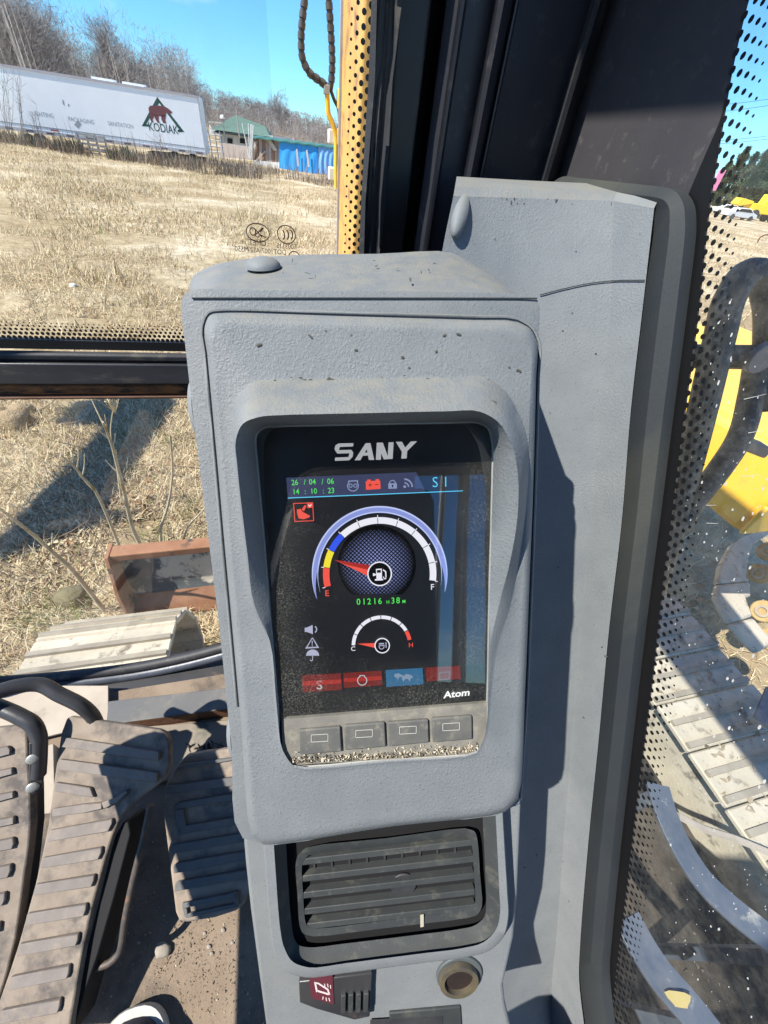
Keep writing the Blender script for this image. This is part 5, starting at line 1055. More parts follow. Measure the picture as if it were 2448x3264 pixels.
# ================================================================== GROUND
def smooth(a, b_, x): t = np.clip((x-a)/(b_-a), 0, 1); return t*t*(3-2*t)
def gz(x, y):
    x = np.asarray(x, float); y = np.asarray(y, float); r = np.hypot(x, y)
    z = -.22*smooth(5, 34, r)
    z = z+.05*smooth(2, 5, r)*np.sin(x*.55+y*.31)*np.sin(y*.43-.3*x)+.02*np.sin(x*2.1+1)*np.sin(y*1.7)*smooth(1.5, 4, r)
    hill = smooth(60, 190, y+.25*np.abs(x))*7.0*smooth(15, -70, x+ .12*y)     # wooded rise to the left
    return z+hill
def grid(x0, x1, y0, y1, nx, ny, powx=1.0):
    xs = np.linspace(x0, x1, nx); ys = np.linspace(y0, y1, ny); X, Y = np.meshgrid(xs, ys); return X, Y
th = np.linspace(-math.pi, math.pi, 241)[:-1]; rad_ = np.concatenate([np.linspace(.3, 12, 60), np.geomspace(12.5, 90, 55), np.geomspace(95, 2500, 26)])
TH, RR = np.meshgrid(th, rad_); X = RR*np.sin(TH); Y = RR*np.cos(TH); Z = gz(X, Y)
near_n = (RR < 12)*(.025*np.sin(X*5.3+Y*2.1)*np.sin(Y*4.7-X*1.3)+.014*np.sin(X*13+1)*np.sin(Y*11)); Z = Z+near_n*smooth(.5, 1.5, RR)
nT = len(th); vs = np.stack([X, Y, Z], -1).reshape(-1, 3)
fs = [(i*nT+j, i*nT+(j+1) % nT, (i+1)*nT+(j+1) % nT, (i+1)*nT+j) for i in range(len(rad_)-1) for j in range(nT)]
gb = MB(); gb.v = [tuple(p) for p in vs] + [(0, 0, 0.)]; gb.f = [q[::-1] for q in fs]+[(len(vs), (j+1) % nT, j)[::-1] for j in range(nT)]
mt, n, P, N, Lk = new_mat('dry_field'); co = N('ShaderNodeTexCoord').outputs['Object']
mpp = N('ShaderNodeMapping'); mpp.inputs['Scale'].default_value = (1, 1, 0); Lk(co, mpp.inputs['Vector']); co = mpp.outputs['Vector']
n1 = noise(N, Lk, .34, 8, .62, co, .5); r1 = ramp(N, [(.36, (.36, .27, .155)), (.47, (.45, .355, .215)), (.55, (.57, .47, .31)), (.64, (.68, .58, .42))]); Lk(n1.outputs['Fac'], r1.inputs['Fac'])
n2 = noise(N, Lk, 5.5, 9, .72, co); r2 = ramp(N, [(.36, (.42, .37, .31)), (.58, (1, 1, 1))]); Lk(n2.outputs['Fac'], r2.inputs['Fac'])
mm = N('ShaderNodeMixRGB'); mm.blend_type = 'MULTIPLY'; mm.inputs['Fac'].default_value = .75; Lk(r1.outputs['Color'], mm.inputs['Color1']); Lk(r2.outputs['Color'], mm.inputs['Color2'])
n3 = noise(N, Lk, 1.1, 5, .6, co); r3 = ramp(N, [(.60, (0, 0, 0)), (.72, (.55, .55, .55))]); Lk(n3.outputs['Fac'], r3.inputs['Fac'])
mg = N('ShaderNodeMixRGB'); mg.inputs['Color2'].default_value = (.13, .12, .055, 1); Lk(r3.outputs['Color'], mg.inputs['Fac']); Lk(mm.outputs['Color'], mg.inputs['Color1'])
Lk(mg.outputs['Color'], P.inputs['Base Color']); P.inputs['Roughness'].default_value = 1; P.inputs['Specular IOR Level'].default_value = .1
nb = noise(N, Lk, 9, 9, .75, co); bb = N('ShaderNodeBump'); bb.inputs['Strength'].default_value = .7; bb.inputs['Distance'].default_value = .06; Lk(nb.outputs['Fac'], bb.inputs['Height']); Lk(bb.outputs['Normal'], P.inputs['Normal'])
lit_ = N('ShaderNodeSeparateXYZ'); Lk(N('ShaderNodeTexCoord').outputs['Object'], lit_.inputs[0])
lr_ = ramp(N, [(.0, (0, 0, 0)), (1.0, (1, 1, 1))]); lm_ = N('ShaderNodeMapRange'); lm_.inputs['From Min'].default_value = .8; lm_.inputs['From Max'].default_value = 3.0; Lk(lit_.outputs['Z'], lm_.inputs['Value'])
lx_ = N('ShaderNodeMixRGB'); lx_.inputs['Color2'].default_value = (.17, .125, .095, 1); Lk(lm_.outputs['Result'], lx_.inputs['Fac']); Lk(mg.outputs['Color'], lx_.inputs['Color1']); Lk(lx_.outputs['Color'], P.inputs['Base Color'])
structure(gb.build('ground', mt, smooth=60))

# ---- grass: dry blades, denser and flatter near the machine, standing further out
def value_noise(x, y, s, seed=0):
    x = x*s; y = y*s; xi = np.floor(x).astype(int); yi = np.floor(y).astype(int); fx = x-xi; fy = y-yi; fx = fx*fx*(3-2*fx); fy = fy*fy*(3-2*fy)
    def h(i, j): return np.modf(np.abs(np.sin(i*127.1+j*311.7+seed*74.7)*43758.5453))[0]
    return (h(xi, yi)*(1-fx)+h(xi+1, yi)*fx)*(1-fy)+(h(xi, yi+1)*(1-fx)+h(xi+1, yi+1)*fx)*fy
def blades(name, X, Y, hgt, wid, lean, mts, weights, curve=True):
    n_ = len(X); Z = gz(X, Y); a = rng.random(n_)*2*math.pi; ln_ = lean*(.3+rng.random(n_)); hh = hgt*(.45+.9*rng.random(n_)); ww = wid*(.6+.8*rng.random(n_))
    d = np.stack([np.cos(a)*np.sin(ln_), np.sin(a)*np.sin(ln_), np.cos(ln_)], -1); s = np.stack([-np.sin(a+.6*rng.normal(size=n_)), np.cos(a), np.zeros(n_)], -1)
    p = np.stack([X, Y, Z+.002], -1); q = p+d*hh[:, None]*.55; d2 = d*1.0; d2[:, 2] -= .35*np.sin(ln_)+.05; tip = q+d2*hh[:, None]*.5; tip[:, 2] = np.maximum(tip[:, 2], Z+.008); q[:, 2] = np.maximum(q[:, 2], Z+.006)
    W = s*ww[:, None]/2
    V = np.stack([p-W, p+W, q-W*.8, q+W*.8, tip], 1).reshape(-1, 3); b0 = np.arange(n_)*5
    me = bpy.data.meshes.new(name); nf = n_*2
    me.vertices.add(len(V)); me.vertices.foreach_set('co', V.astype(np.float32).ravel())
    quads = np.stack([b0, b0+1, b0+3, b0+2], -1); tris = np.stack([b0+2, b0+3, b0+4], -1)
    li = np.concatenate([quads.ravel(), tris.ravel()]).astype(np.int32); me.loops.add(len(li)); me.loops.foreach_set('vertex_index', li)
    ls = np.concatenate([np.arange(n_)*4, n_*4+np.arange(n_)*3]).astype(np.int32); me.polygons.add(nf); me.polygons.foreach_set('loop_start', ls)
    mi = rng.choice(len(mts), n_, p=weights).astype(np.int32); me.polygons.foreach_set('material_index', np.concatenate([mi, mi]))
    for q_ in mts: me.materials.append(q_)
    me.update(calc_edges=True); me.validate()
    o = bpy.data.objects.new(name, me); COL.objects.link(o); o['kind'] = 'stuff'; return o
def gm_(name, c): 
    mt, n, P, N, Lk = new_mat(name); P.inputs['Base Color'].default_value = (*c, 1); P.inputs['Roughness'].default_value = .8; P.inputs['Specular IOR Level'].default_value = .2; return mt
GR = [gm_('straw_pale', (.68, .57, .37)), gm_('straw_tan', (.52, .395, .235)), gm_('straw_brown', (.33, .23, .14)), gm_('grass_green', (.16, .19, .05)), gm_('dead_leaf', (.36, .20, .105))]
def wedge(n_, r0, r1, a0, a1, pw=1.0):
    a = np.radians(a0+(a1-a0)*rng.random(n_)); r = np.sqrt(r0**2+(r1**2-r0**2)*rng.random(n_)**pw); return r*np.sin(a), r*np.cos(a)
x, y = wedge(120000, 1.2, 5.2, -75, -8); k = value_noise(x, y, 1.3)+.5*value_noise(x, y, 4, 3) > .38; blades('grass', x[k], y[k], .10, .0040, 1.42, GR, [.44, .30, .20, .05, .01])
x, y = wedge(90000, 4.5, 13, -48, 4); k = value_noise(x, y, .5)+.6*value_noise(x, y, 1.7, 3) > .74; blades('grass', x[k], y[k], .095, .0062, 1.25, GR, [.40, .38, .16, .05, .01])
x, y = wedge(100000, 12, 42, -42, 4); k = value_noise(x, y, .23)+.6*value_noise(x, y, .8, 3) > .72; blades('grass', x[k], y[k], .13, .014, .95, GR, [.40, .40, .14, .06, .0])
x, y = wedge(16000, .9, 7, 28, 72); blades('grass', x, y, .09, .0042, 1.3, GR, [.40, .32, .20, .06, .02])
x, y = wedge(24000, 6, 60, 26, 52); blades('grass', x, y, .16, .018, .9, GR, [.34, .40, .22, .03, .01])
# weed stalks standing in the field
x, y = wedge(420, 6, 34, -40, 2); blades('weed_stalks', x, y, .42, .012, .35, GR[1:3], [.5, .5])
cx_, cy_ = wedge(420, 5, 33, -42, 3); rep = 34; sp_ = .05+.012*np.hypot(cx_, cy_)
blades('dry_clumps', np.repeat(cx_, rep)+np.repeat(sp_, rep)*rng.normal(size=420*rep), np.repeat(cy_, rep)+np.repeat(sp_, rep)*rng.normal(size=420*rep), .21, .011, .75, GR, [.34, .36, .24, .06, 0])
# green tufts and dead leaves in front of the machine
def tuft(px, py, n_, h):
    c = at_z(px, py, .03); X_ = c[0]+.06*rng.normal(size=n_); Y_ = c[1]+.06*rng.normal(size=n_); return X_, Y_
T = [tuft(x_, y_, 60, .1) for x_, y_ in ((430, 1375), (575, 1630), (485, 1700), (170, 1960), (235, 1930), (130, 1985), (400, 1500), (560, 1400), (210, 1975))]
blades('green_tufts', np.concatenate([t[0] for t in T]), np.concatenate([t[1] for t in T]), .11, .004, .9, [GR[3], GR[0]], [.75, .25])
def leaf_stuff(name, n_, regs, size, mts, w):
    V, F_, MI = [], [], []
    for i in range(n_):
        px, py, sx, sy = regs[rng.integers(len(regs))]; c = at_z(px+sx*rng.normal(), py+sy*rng.normal(), .02); c = np.array([c[0], c[1], float(gz(c[0], c[1]))+.015+.02*rng.random()])
        a = rng.random()*6.28; u = np.array([math.cos(a), math.sin(a), .5*rng.normal()]); v = np.array([-math.sin(a), math.cos(a), .5*rng.normal()]); s = size*(.5+rng.random()); b0 = len(V)
        V += [c-u*s, c-v*s*.5+UP*s*.2, c+u*s, c+v*s*.5]; F_.append((b0, b0+1, b0+2, b0+3)); MI.append(rng.choice(len(mts), p=w))
    b = MB(); b.v = V; b.f = F_; o = b.build(name, mts[0], kind='stuff')
    for q in mts[1:]: o.data.materials.append(q)
    o.data.polygons.foreach_set('material_index', np.array(MI, np.int32)); return o
leaf_stuff('dead_leaves', 420, [(360, 1560, 60, 40), (460, 1600, 50, 40), (250, 1640, 60, 50), (480, 1480, 60, 60), (200, 1780, 50, 60), (60, 1330, 60, 40), (2270, 1830, 60, 60)], .020, [GR[4], GR[2], GR[1]], [.35, .4, .25])
leaf_stuff('wood_chips', 380, [(190, 1690, 55, 30), (210, 1730, 50, 40), (150, 1640, 60, 30)], .018, [GR[0], GR[2], GR[1]], [.6, .2, .2])
# dry sticks lying about
b = MB()
for i in range(260):
    px, py = 20+640*rng.random(), 1290+600*rng.random(); c = at_z(px, py, .03); c[2] = float(gz(c[0], c[1]))+.02+.03*rng.random(); a = rng.random()*6.28; L = .06+.22*rng.random()**2; d = np.array([math.cos(a), math.sin(a), .25*rng.normal()]); b.tube([c, c+d*L*.5+UP*.01*rng.normal(), c+d*L], [.0035, .003, .0015], 4)
b.build('dry_sticks', gm_('stick_brown', (.20, .145, .10)), kind='stuff')
# stones and lumps of earth by the track
def rock(name, px, py, r, mt, label, group=None, z=0):
    c = at_z(px, py, z); c[2] = float(gz(c[0], c[1]))+z+r*.35; b = MB(); L = []
    for k, q in enumerate(np.linspace(-1, 1, 9)):
        rr = math.sqrt(max(0., 1-q*q))*.97+.03; L.append([c+np.array([math.cos(a)*r*rr*(1+.18*math.sin(2*a+k)), math.sin(a)*r*rr*(.85+.12*math.sin(3*a+k*.7)), q*r*.72]) for a in np.linspace(0, 6.283, 14, endpoint=False)])
    b.loft(L, True, True, True); o = b.build(name, mt, smooth=70); tag(o, label, 'stone', group); return o
pale = mat('pale_stone', (.60, .56, .45), (.72, .68, .56), 6, .9, bump=.3, bscale=40)
clodm = mat('earth_clod', (.30, .215, .12), (.42, .31, .185), 12, .95, bump=1.0, bscale=45, bdist=.03)
rock('stone', 234, 1890, .042, pale, 'round pale stone lying on the soil between the saplings and the left track')
rock('stone', 180, 1912, .018, pale, 'small pale stone left of the round pale stone')
rock('stone', 238, 922, .055, pale, 'white stone lying alone in the dry field above the crossbar')
rock('earth_clod', 40, 1345, .13, clodm, 'brown earth clod at the left edge just below the crossbar'); rock('earth_clod', 70, 1310, .10, clodm, 'smaller earth clod behind the brown clod at the left edge')
rock('earth_clod', 235, 1915, .085, mat('mossy_clod', (.12, .105, .06), (.2, .17, .09), 9, .95, bump=.8, bscale=40, bdist=.01), 'dark mossy clod beside the left track and the round stone')

# ---- saplings in front of the blade
bark = mat('grey_green_bark', (.42, .36, .25), (.55, .48, .34), 30, .8, bump=.2, bscale=200, dirt=(.24, .18, .06), dscale=9, dpos=(.55, .68))
def stem_pts(base, pix):
    B = at_z(*base, .10); out = [B]; z = B[2]; hz = B[:2].copy()
    for i, (px, py) in enumerate(pix):
        v = ray(px, py); vh = v[:2]; t = (hz@vh)/(vh@vh)             # nearest to the last point, seen from above
        p = EYE+v*t; out.append(p); hz = p[:2]*.98
    return out
def sapling(label, base, pix, r, twigs=(), fork=()):
    pts = stem_pts(base, pix); pts[0] = np.array([pts[0][0], pts[0][1], float(gz(*pts[0][:2]))-.02]); P_ = spline(pts, 5)
    rr = list(np.linspace(r, r*.35, len(P_))); b = MB(); b.tube(P_, rr, 7)
    o = thing('sapling', pts[0], label, 'sapling', 'leafless saplings in front of the dozer blade'); b.build('stem', bark, o, smooth=60)
    for (i, dx) in twigs:
        p = P_[min(i, len(P_)-1)]; d = nrm(np.array([dx, .15*rng.normal(), .7+.3*rng.random()])); q = MB(); L = .05+.09*rng.random(); q.tube([p, p+d*L*.5, p+d*L+UP*.02], [r*.38, r*.28, r*.12], 5); q.build('twig', bark, o, smooth=60)
    return o
sapling('leaning bare sapling with yellowish bark left of the tallest one', (376, 1747), [(352, 1670), (322, 1600), (300, 1560), (262, 1520), (240, 1490), (193, 1450)], .0095, [(14, -.5), (20, .5), (24, .4)])
sapling('tallest bare sapling forking near its top behind the blade', (448, 1737), [(425, 1690), (410, 1636), (398, 1580), (386, 1530), (370, 1470), (357, 1419), (340, 1375), (328, 1345)], .0125, [(22, -.6), (26, .7), (30, .7), (32, -.4), (36, .3), (38, -.3)])
sapling('upright bare sapling nearest the grey monitor', (501, 1740), [(512, 1690), (535, 1612), (545, 1560), (550, 1491), (546, 1430), (542, 1385)], .0095, [(18, -.7), (24, .5)])
sapling('long straight bare stem slanting to the left edge over the soil', (316, 1920), [(260, 1853), (215, 1800), (169, 1761), (120, 1715), (87, 1689), (40, 1652), (-10, 1615)], .0115, [(16, .5)])
sapling('thin bare stem leaning right behind the monitor edge', (555, 1732), [(600, 1680), (651, 1621), (690, 1570)], .0065)
sapling('thin dark twig standing left of the blade end', (338, 1752), [(310, 1715), (280, 1690), (250, 1665)], .004)
# dry umbel weed behind
wd_ = thing('dry_weed', at_z(330, 1560, 0), 'pale dry weed with branching seed head just below the crossbar', 'weed')
pts = stem_pts((385, 1600), [(370, 1480), (352, 1380), (356, 1330), (362, 1300)]); b = MB(); b.tube(spline(pts, 4), .003, 5)
for i in range(26):
    d = nrm(np.array([rng.normal()*.5, rng.normal()*.5, 1])); p = pts[-1]; q = p+d*(.04+.06*rng.random()); b.tube([p-UP*.03, q], [.0012, .0009], 4); tet(b, q, .006)
b.build('stalk', GR[0], wd_)

# ================================================================== THE TRAILER
def fl_(px, py, Y): return at_y(px, py, Y)
TRt, TRb = fl_(632, 303, 38.0), fl_(660, 494, 38.0); TLt, TLb = fl_(0, 203, 34.0), fl_(0, 408, 34.0)
ex = nrm((TLb-TRb)); L_tr = 15.5; ez = nrm(((TRt-TRb)+(TLt-TLb))/2*np.array([0, 0, 1])); H_tr = np.linalg.norm(TRt-TRb)*.985; ey = nrm(np.cross(ex, ez)); ey = ey if ey[1] > 0 else -ey
O_ = TRb; ez = nrm(ez-ex*(ez@ex))
trl = thing('semi_trailer', O_+ex*L_tr/2, 'long white box semi trailer with a brown bear and green triangle emblem', 'trailer')
def tp_(s, h, d=0): return O_+ex*s+ez*h-ey*d
white = mat('white_trailer_panel', (.88, .88, .88), (.92, .92, .91), .6, .45, dirt=(.55, .52, .48), dscale=.9, dpos=(.66, .8))
b = MB(); b.box(O_+ex*L_tr/2+ez*H_tr/2+ey*1.25, (ex, ey, ez), (L_tr/2, 1.25, H_tr/2)); b.build('box_body', white, trl, bevel=.05)
gr_ = mat('aluminium_rail', (.45, .44, .45), (.55, .54, .55), 3, .5, metal=.2)
b = MB(); b.box(tp_(L_tr/2, H_tr-.05, .01)+ey*0, (ex, ey, ez), (L_tr/2, .03, .06)); b.build('top_rail', mat('mauve_rail', (.42, .38, .40), (.5, .46, .47), 2, .6), trl)
b = MB(); b.box(tp_(L_tr/2, .06, .012), (ex, ey, ez), (L_tr/2, .03, .10)); b.build('bottom_rail', gr_, trl)
b = MB(); b.box(tp_(L_tr/2, .34, .008), (ex, ey, ez), (L_tr/2, .01, .02)); b.build('belt_line', mat('grey_line', (.22, .24, .25), rough=.6), trl)
for k in range(13):
    b = MB(); b.box(tp_(.5+1.18*k, .06, .045), (ex, ey, ez), (.22, .004, .035)); b.build('side_marker', mat('dark_marker', (.12, .06, .06), rough=.5) if 'mk' not in M else M['mk'], trl)
b = MB(); b.box(tp_(.06, H_tr/2, .005), (ex, ey, ez), (.05, .03, H_tr/2)); b.build('corner_post', gr_, trl)
for a0, a1 in ((3.4, 4.7), (5.2, 6.5)):
    b = MB(); b.box(tp_((a0+a1)/2, H_tr+.06, -.5), (ex, ey, ez), ((a1-a0)/2, .4, .06)); b.build('roof_hatch', white, trl)
b = MB(); b.box(tp_(2.2, -.35, -1.25), (ex, ey, ez), (1.9, 1.0, .12)); b.build('bogie', M['void'], trl)
for s in (1.3, 2.6, 11.5):
    for d in (-.25, -2.2): b = MB(); b.cyl(tp_(s, -.62, d)+ey*.0, ey, .5, .28, 20); b.build('wheel', M['rubber'], trl, bevel=.03)
ink = mat('faded_ink', (.34, .36, .37), rough=.8); inkd = mat('dark_green_ink', (.025, .085, .065), rough=.7); bear = mat('brown_ink', (.16, .05, .055), (.20, .07, .07), 3, .8)
nP = -ey
def on_tr(px, py, d=.006): return at_plane(px, py, O_-ey*d, nP)
rx_ = -ex
for body, x, y, h in (('LIGHTING', 104, 367, 13), ('PACKAGING', 219, 385, 13), ('SANITATION', 345, 399, 13)):
    k = np.linalg.norm(on_tr(300, 400)-on_tr(300, 390))/10; text('lettering', body, on_tr(x, y), rx_, ez, h*k*1.4, ink, trl, sx=.88)
k = np.linalg.norm(on_tr(500, 420)-on_tr(500, 410))/10
text('brand_lettering', 'KODIAK', on_tr(475, 415), rx_, ez, 25*k*1.45, inkd, trl, sx=.82, bold=.012*k*25)
def tr_poly(name, polys, mt, d=.006):
    q = MB()
    for p in polys:
        PP = [on_tr(x, y, d) for x, y in p]; ar = sum((np.cross(PP[i]-PP[0], PP[i+1]-PP[0]) for i in range(1, len(PP)-1)), np.zeros(3)); q.add(PP, [tuple(range(len(PP))) if ar@nP > 0 else tuple(range(len(PP)-1, -1, -1))])
    return q.build(name, mt, trl)
tr_poly('triangle_emblem', [[(501, 309), (508, 327), (463, 401), (452, 402)], [(501, 309), (588, 421), (574, 417), (503, 322)], [(452, 402), (463, 395), (476, 397), (476, 404)], [(588, 421), (566, 421), (566, 413), (578, 413)]], inkd, .005)
tr_poly('bear_emblem', [[(473, 345), (478, 337), (500, 336), (522, 338), (535, 345), (550, 358), (542, 364), (530, 360), (528, 372), (500, 370), (476, 362)], [(476, 360), (492, 366), (490, 376), (486, 382), (490, 390), (483, 390), (478, 378)], [(490, 364), (506, 368), (506, 384), (510, 392), (502, 391), (494, 378)], [(514, 366), (529, 368), (527, 382), (530, 393), (521, 393), (514, 380)]], bear, .008)
tr_poly('diamond_plate', [[(248, 384), (260, 396), (249, 410), (236, 397)]], ink)
tr_poly('scuff', [[(198, 316), (204, 322), (206, 338), (200, 332)], [(216, 330), (222, 334), (220, 340), (216, 338)]], ink, .005)
tr_poly('red_marker', [[(162, 412), (185, 415), (185, 420), (162, 417)]], mat('red_marker', (.4, .08, .07)), .06)
# pallets under the trailer
pwd = mat('grey_pallet_wood', (.30, .27, .24), (.42, .39, .35), 6, .9)
def pallet(px, py, Y, label, n_=5):
    c = at_y(px, py, Y); c[2] = max(c[2], float(gz(c[0], c[1]))+.5); t = thing('wooden_pallet', c, label, 'pallet', 'pallets leaning below the trailer')
    for k in range(n_): b = MB(); b.box(c+UP*(.45-.22*k), (ex, ey, ez), (.6, .02, .05)); b.build('slat', pwd, t)
    for s in (-.5, 0, .5): b = MB(); b.box(c+ex*s+ey*.05, (ex, ey, ez), (.04, .04, .55)); b.build('stringer', pwd, t)
pallet(285, 470, 33.6, 'grey wooden pallet leaning under the middle of the white trailer'); pallet(318, 488, 33.4, 'second grey pallet to the right below the packaging lettering', 4)
# scrub in front of and below the trailer
def scrub(name, n_, px0, px1, Y0, Y1, h, wid, mts, w):
    X_, Y_ = [], []
    t = rng.random(n_); px = px0+(px1-px0)*t; Yq = Y0+(Y1-Y0)*rng.random(n_); V = np.array([at_y(a, 480, c) for a, c in zip(px, Yq)]); kk = value_noise(V[:, 0], V[:, 1]*.5, .55, 5)+.5*value_noise(V[:, 0], V[:, 1], 1.7, 6) > .68; V = V[kk]; return blades(name, V[:, 0], V[:, 1], h, wid, .45, mts, w)
SB = [gm_('scrub_brown', (.16, .115, .085)), gm_('scrub_tan', (.34, .265, .18)), gm_('scrub_green', (.055, .085, .045)), gm_('scrub_grey', (.24, .21, .185))]
scrub('scrub_thicket', 5200, -250, 830, 31, 34.5, .62, .026, SB, [.40, .34, .04, .22]); scrub('scrub_thicket', 1500, -100, 420, 32, 34, .75, .05, SB, [.25, .1, .55, .1]); scrub('tall_weed_stalks', 420, -200, 900, 30, 34, 1.45, .022, SB, [.30, .40, .0, .30])
scrub('scrub_thicket', 2600, 560, 1080, 34, 42, .5, .03, SB, [.36, .36, .04, .24]); scrub('tall_weed_stalks', 260, 600, 1080, 33, 43, 1.2, .024, SB, [.3, .4, 0, .3])
# ================================================================== TREES
tb = [mat('bare_tree_bark', (.20, .17, .15), (.30, .26, .235), 3, .9), mat('bare_tree_bark_grey', (.24, .225, .215), (.34, .32, .305), 3, .9)]
tw = [mat('bare_twigs', (.185, .16, .145), (.26, .225, .205), .6, .95), mat('bare_twigs_grey', (.24, .225, .215), (.33, .305, .29), .6, .95)]
def bare_tree(h, seed, mi, spread=.5, tall=1.0, twn=1.0):
    R_ = np.random.default_rng(seed); trunk = MB(); tv, tf = [], []
    def branch(p, d, L, r, lev):
        nseg = 4; pts = [p]; dd = d.copy()
        for k in range(nseg):
            dd = nrm(dd+R_.normal(size=3)*.10+UP*.05); pts.append(pts[-1]+dd*L/nseg)
        if lev < 3: trunk.tube(pts, list(np.linspace(r, r*.45, nseg+1)), 6 if lev == 0 else 4, False)
        else:
            a = nrm(R_.normal(size=3)); s = nrm(np.cross(dd, a))*(.020 if lev == 3 else .013)
            for i in range(nseg):
                b0 = len(tv); tv.extend([pts[i]-s, pts[i]+s, pts[i+1]+s*.6, pts[i+1]-s*.6]); tf.append((b0, b0+1, b0+2, b0+3))
        if lev == 4: return
        nb = [11, 8, 7, int(8*twn)][lev]
        for i in range(nb):
            t = (.30 if lev == 0 else .2)+(.70 if lev == 0 else .8)*(i+R_.random())/nb; q = pts[min(int(t*nseg), nseg-1)]+(pts[min(int(t*nseg)+1, nseg)]-pts[min(int(t*nseg), nseg-1)])*(t*nseg-int(t*nseg))
            ax = nrm(np.cross(dd, R_.normal(size=3))); an = .45+.5*R_.random() if lev else .5+.45*R_.random()
            nd = nrm(dd*math.cos(an)+ax*math.sin(an)*(1.0+spread*.5)+UP*.10*tall); branch(q, nd, L*(.40+.25*R_.random())*(1-.45*t if lev == 0 else 1)*(1.25 if lev == 0 else 1), r*.42*(1.1-.5*t), lev+1)
    branch(np.zeros(3), np.array([0, 0, 1.]), h*.72, h*.016, 0)
    root = bpy.data.objects.new('bare_tree', None); COL.objects.link(root)
    trunk.build('trunk', tb[mi], root, smooth=60)
    q = MB(); q.v = tv; q.f = tf; q.build('crown', tw[mi], root)
    return root
protos = [bare_tree(12, 3, 0), bare_tree(12, 8, 1, .7), bare_tree(12, 21, 0, .35, 1.6), bare_tree(12, 40, 1, .6)]
used = [False]*4
def place_tree(k, px, Y, top_py, label, group, rot=None, wide=1.0):
    base = at_y(px, 500, Y); z = float(gz(base[0], base[1])); topz = at_y(px, top_py, Y)[2]; s = max(.3, (topz-z)/12.4)
    o = protos[k] if not used[k] else copy_tree(protos[k]); used[k] = True
    o.location = (base[0], base[1], z-.1); o.rotation_euler = (0, 0, rng.random()*6.28 if rot is None else rot); o.scale = (s*wide, s*wide, s); tag(o, label, 'tree', group); return o
GT = 'bare winter trees on the rise behind the trailer'
place_tree(0, 60, 50, -130, 'big dense bare tree at the upper left corner above the white trailer', GT, wide=1.15)
place_tree(3, -60, 47, -160, 'big bare tree cut off by the left edge of the photo', GT, wide=1.1)
place_tree(1, 175, 54, -40, 'tall bare tree with dark limbs second from the left edge', GT, wide=1.05)
place_tree(2, 265, 60, 70, 'pale slender bare tree on the right flank of the tall left trees', GT)
place_tree(1, 300, 75, 130, 'small pale bare tree in the dip of the treeline', GT)
place_tree(2, 455, 62, 72, 'pointed bare tree rising alone above the roof hatches of the trailer', GT, wide=1.0)
place_tree(0, 420, 72, 170, 'rounded bare tree left of the pointed one above the trailer', GT, wide=1.2); place_tree(3, 510, 70, 165, 'rounded bare tree right of the pointed one above the trailer', GT, wide=1.2)
place_tree(3, 640, 56, 190, 'lone bare tree directly behind the right end of the trailer', GT, wide=.95)
place_tree(1, 905, 100, 278, 'thin bare tree standing above the treeline beyond the blue tarps', GT, wide=.8)
for i, (px, Y, ty) in enumerate(((20, 62, -20), (110, 66, 20), (220, 70, 90), (340, 85, 190), (385, 90, 190), (470, 95, 190), (550, 90, 215), (585, 95, 240))):
    place_tree(i % 4, px, Y, ty, 'bare tree in the treeline just above the trailer roof, '+place_word(px, [20, 110, 220, 340, 385, 470, 550, 585])+' of eight', 'trees filling the treeline above the trailer', wide=1.2)
for i, (px, Y, ty) in enumerate(((690, 110, 300), (730, 120, 310), (775, 115, 312), (820, 125, 312), (862, 130, 318), (905, 120, 338), (945, 130, 352), (985, 125, 372), (1020, 135, 385), (1060, 140, 400), (1010, 90, 410), (750, 140, 320), (840, 145, 325))):
    place_tree((i+1) % 4, px, Y, ty, 'far bare tree beyond the green roofs, '+place_word(px, [690, 730, 775, 820, 862, 905, 945, 985, 1020, 1060, 1010, 750, 840])+' of the thirteen', 'far bare trees beyond the sheds', wide=1.35)
def bush(px0, Y, top, label, n_=9, spread=14):
    c = at_y(px0, 430, Y); c[2] = float(gz(c[0], c[1])); t = thing('bare_shrub', c, label, 'shrub', 'bare shrubs in front of the trailer'); b = MB()
    for i in range(n_):
        q = at_y(px0+spread*rng.normal(), top+60*rng.random()**2, Y+.3*rng.normal()); m_ = (c+q)/2+np.array([.12*rng.normal(), 0, 0]); P_ = spline([c+np.array([.15*rng.normal(), .1*rng.normal(), 0]), m_, q], 4); b.tube(P_, list(np.linspace(.016, .006, len(P_))), 4)
        for k in range(5):
            p = P_[2+rng.integers(len(P_)-2)]; d = nrm(np.array([rng.normal(), .4*rng.normal(), .8])); b.tube([p, p+d*(.25+.3*rng.random())], [.008, .004], 3)
    b.build('stems', tw[0], t)
bush(18, 32.4, 214, 'leftmost bare shrub standing in front of the white trailer'); bush(62, 32.0, 222, 'tallest bare shrub crossing the white trailer left of the lighting lettering', 6, 10); bush(118, 31.8, 330, 'low bare shrub in front of the trailer below the lighting lettering', 8); bush(500, 32.5, 420, 'low bare shrub below the bear emblem', 7, 12)
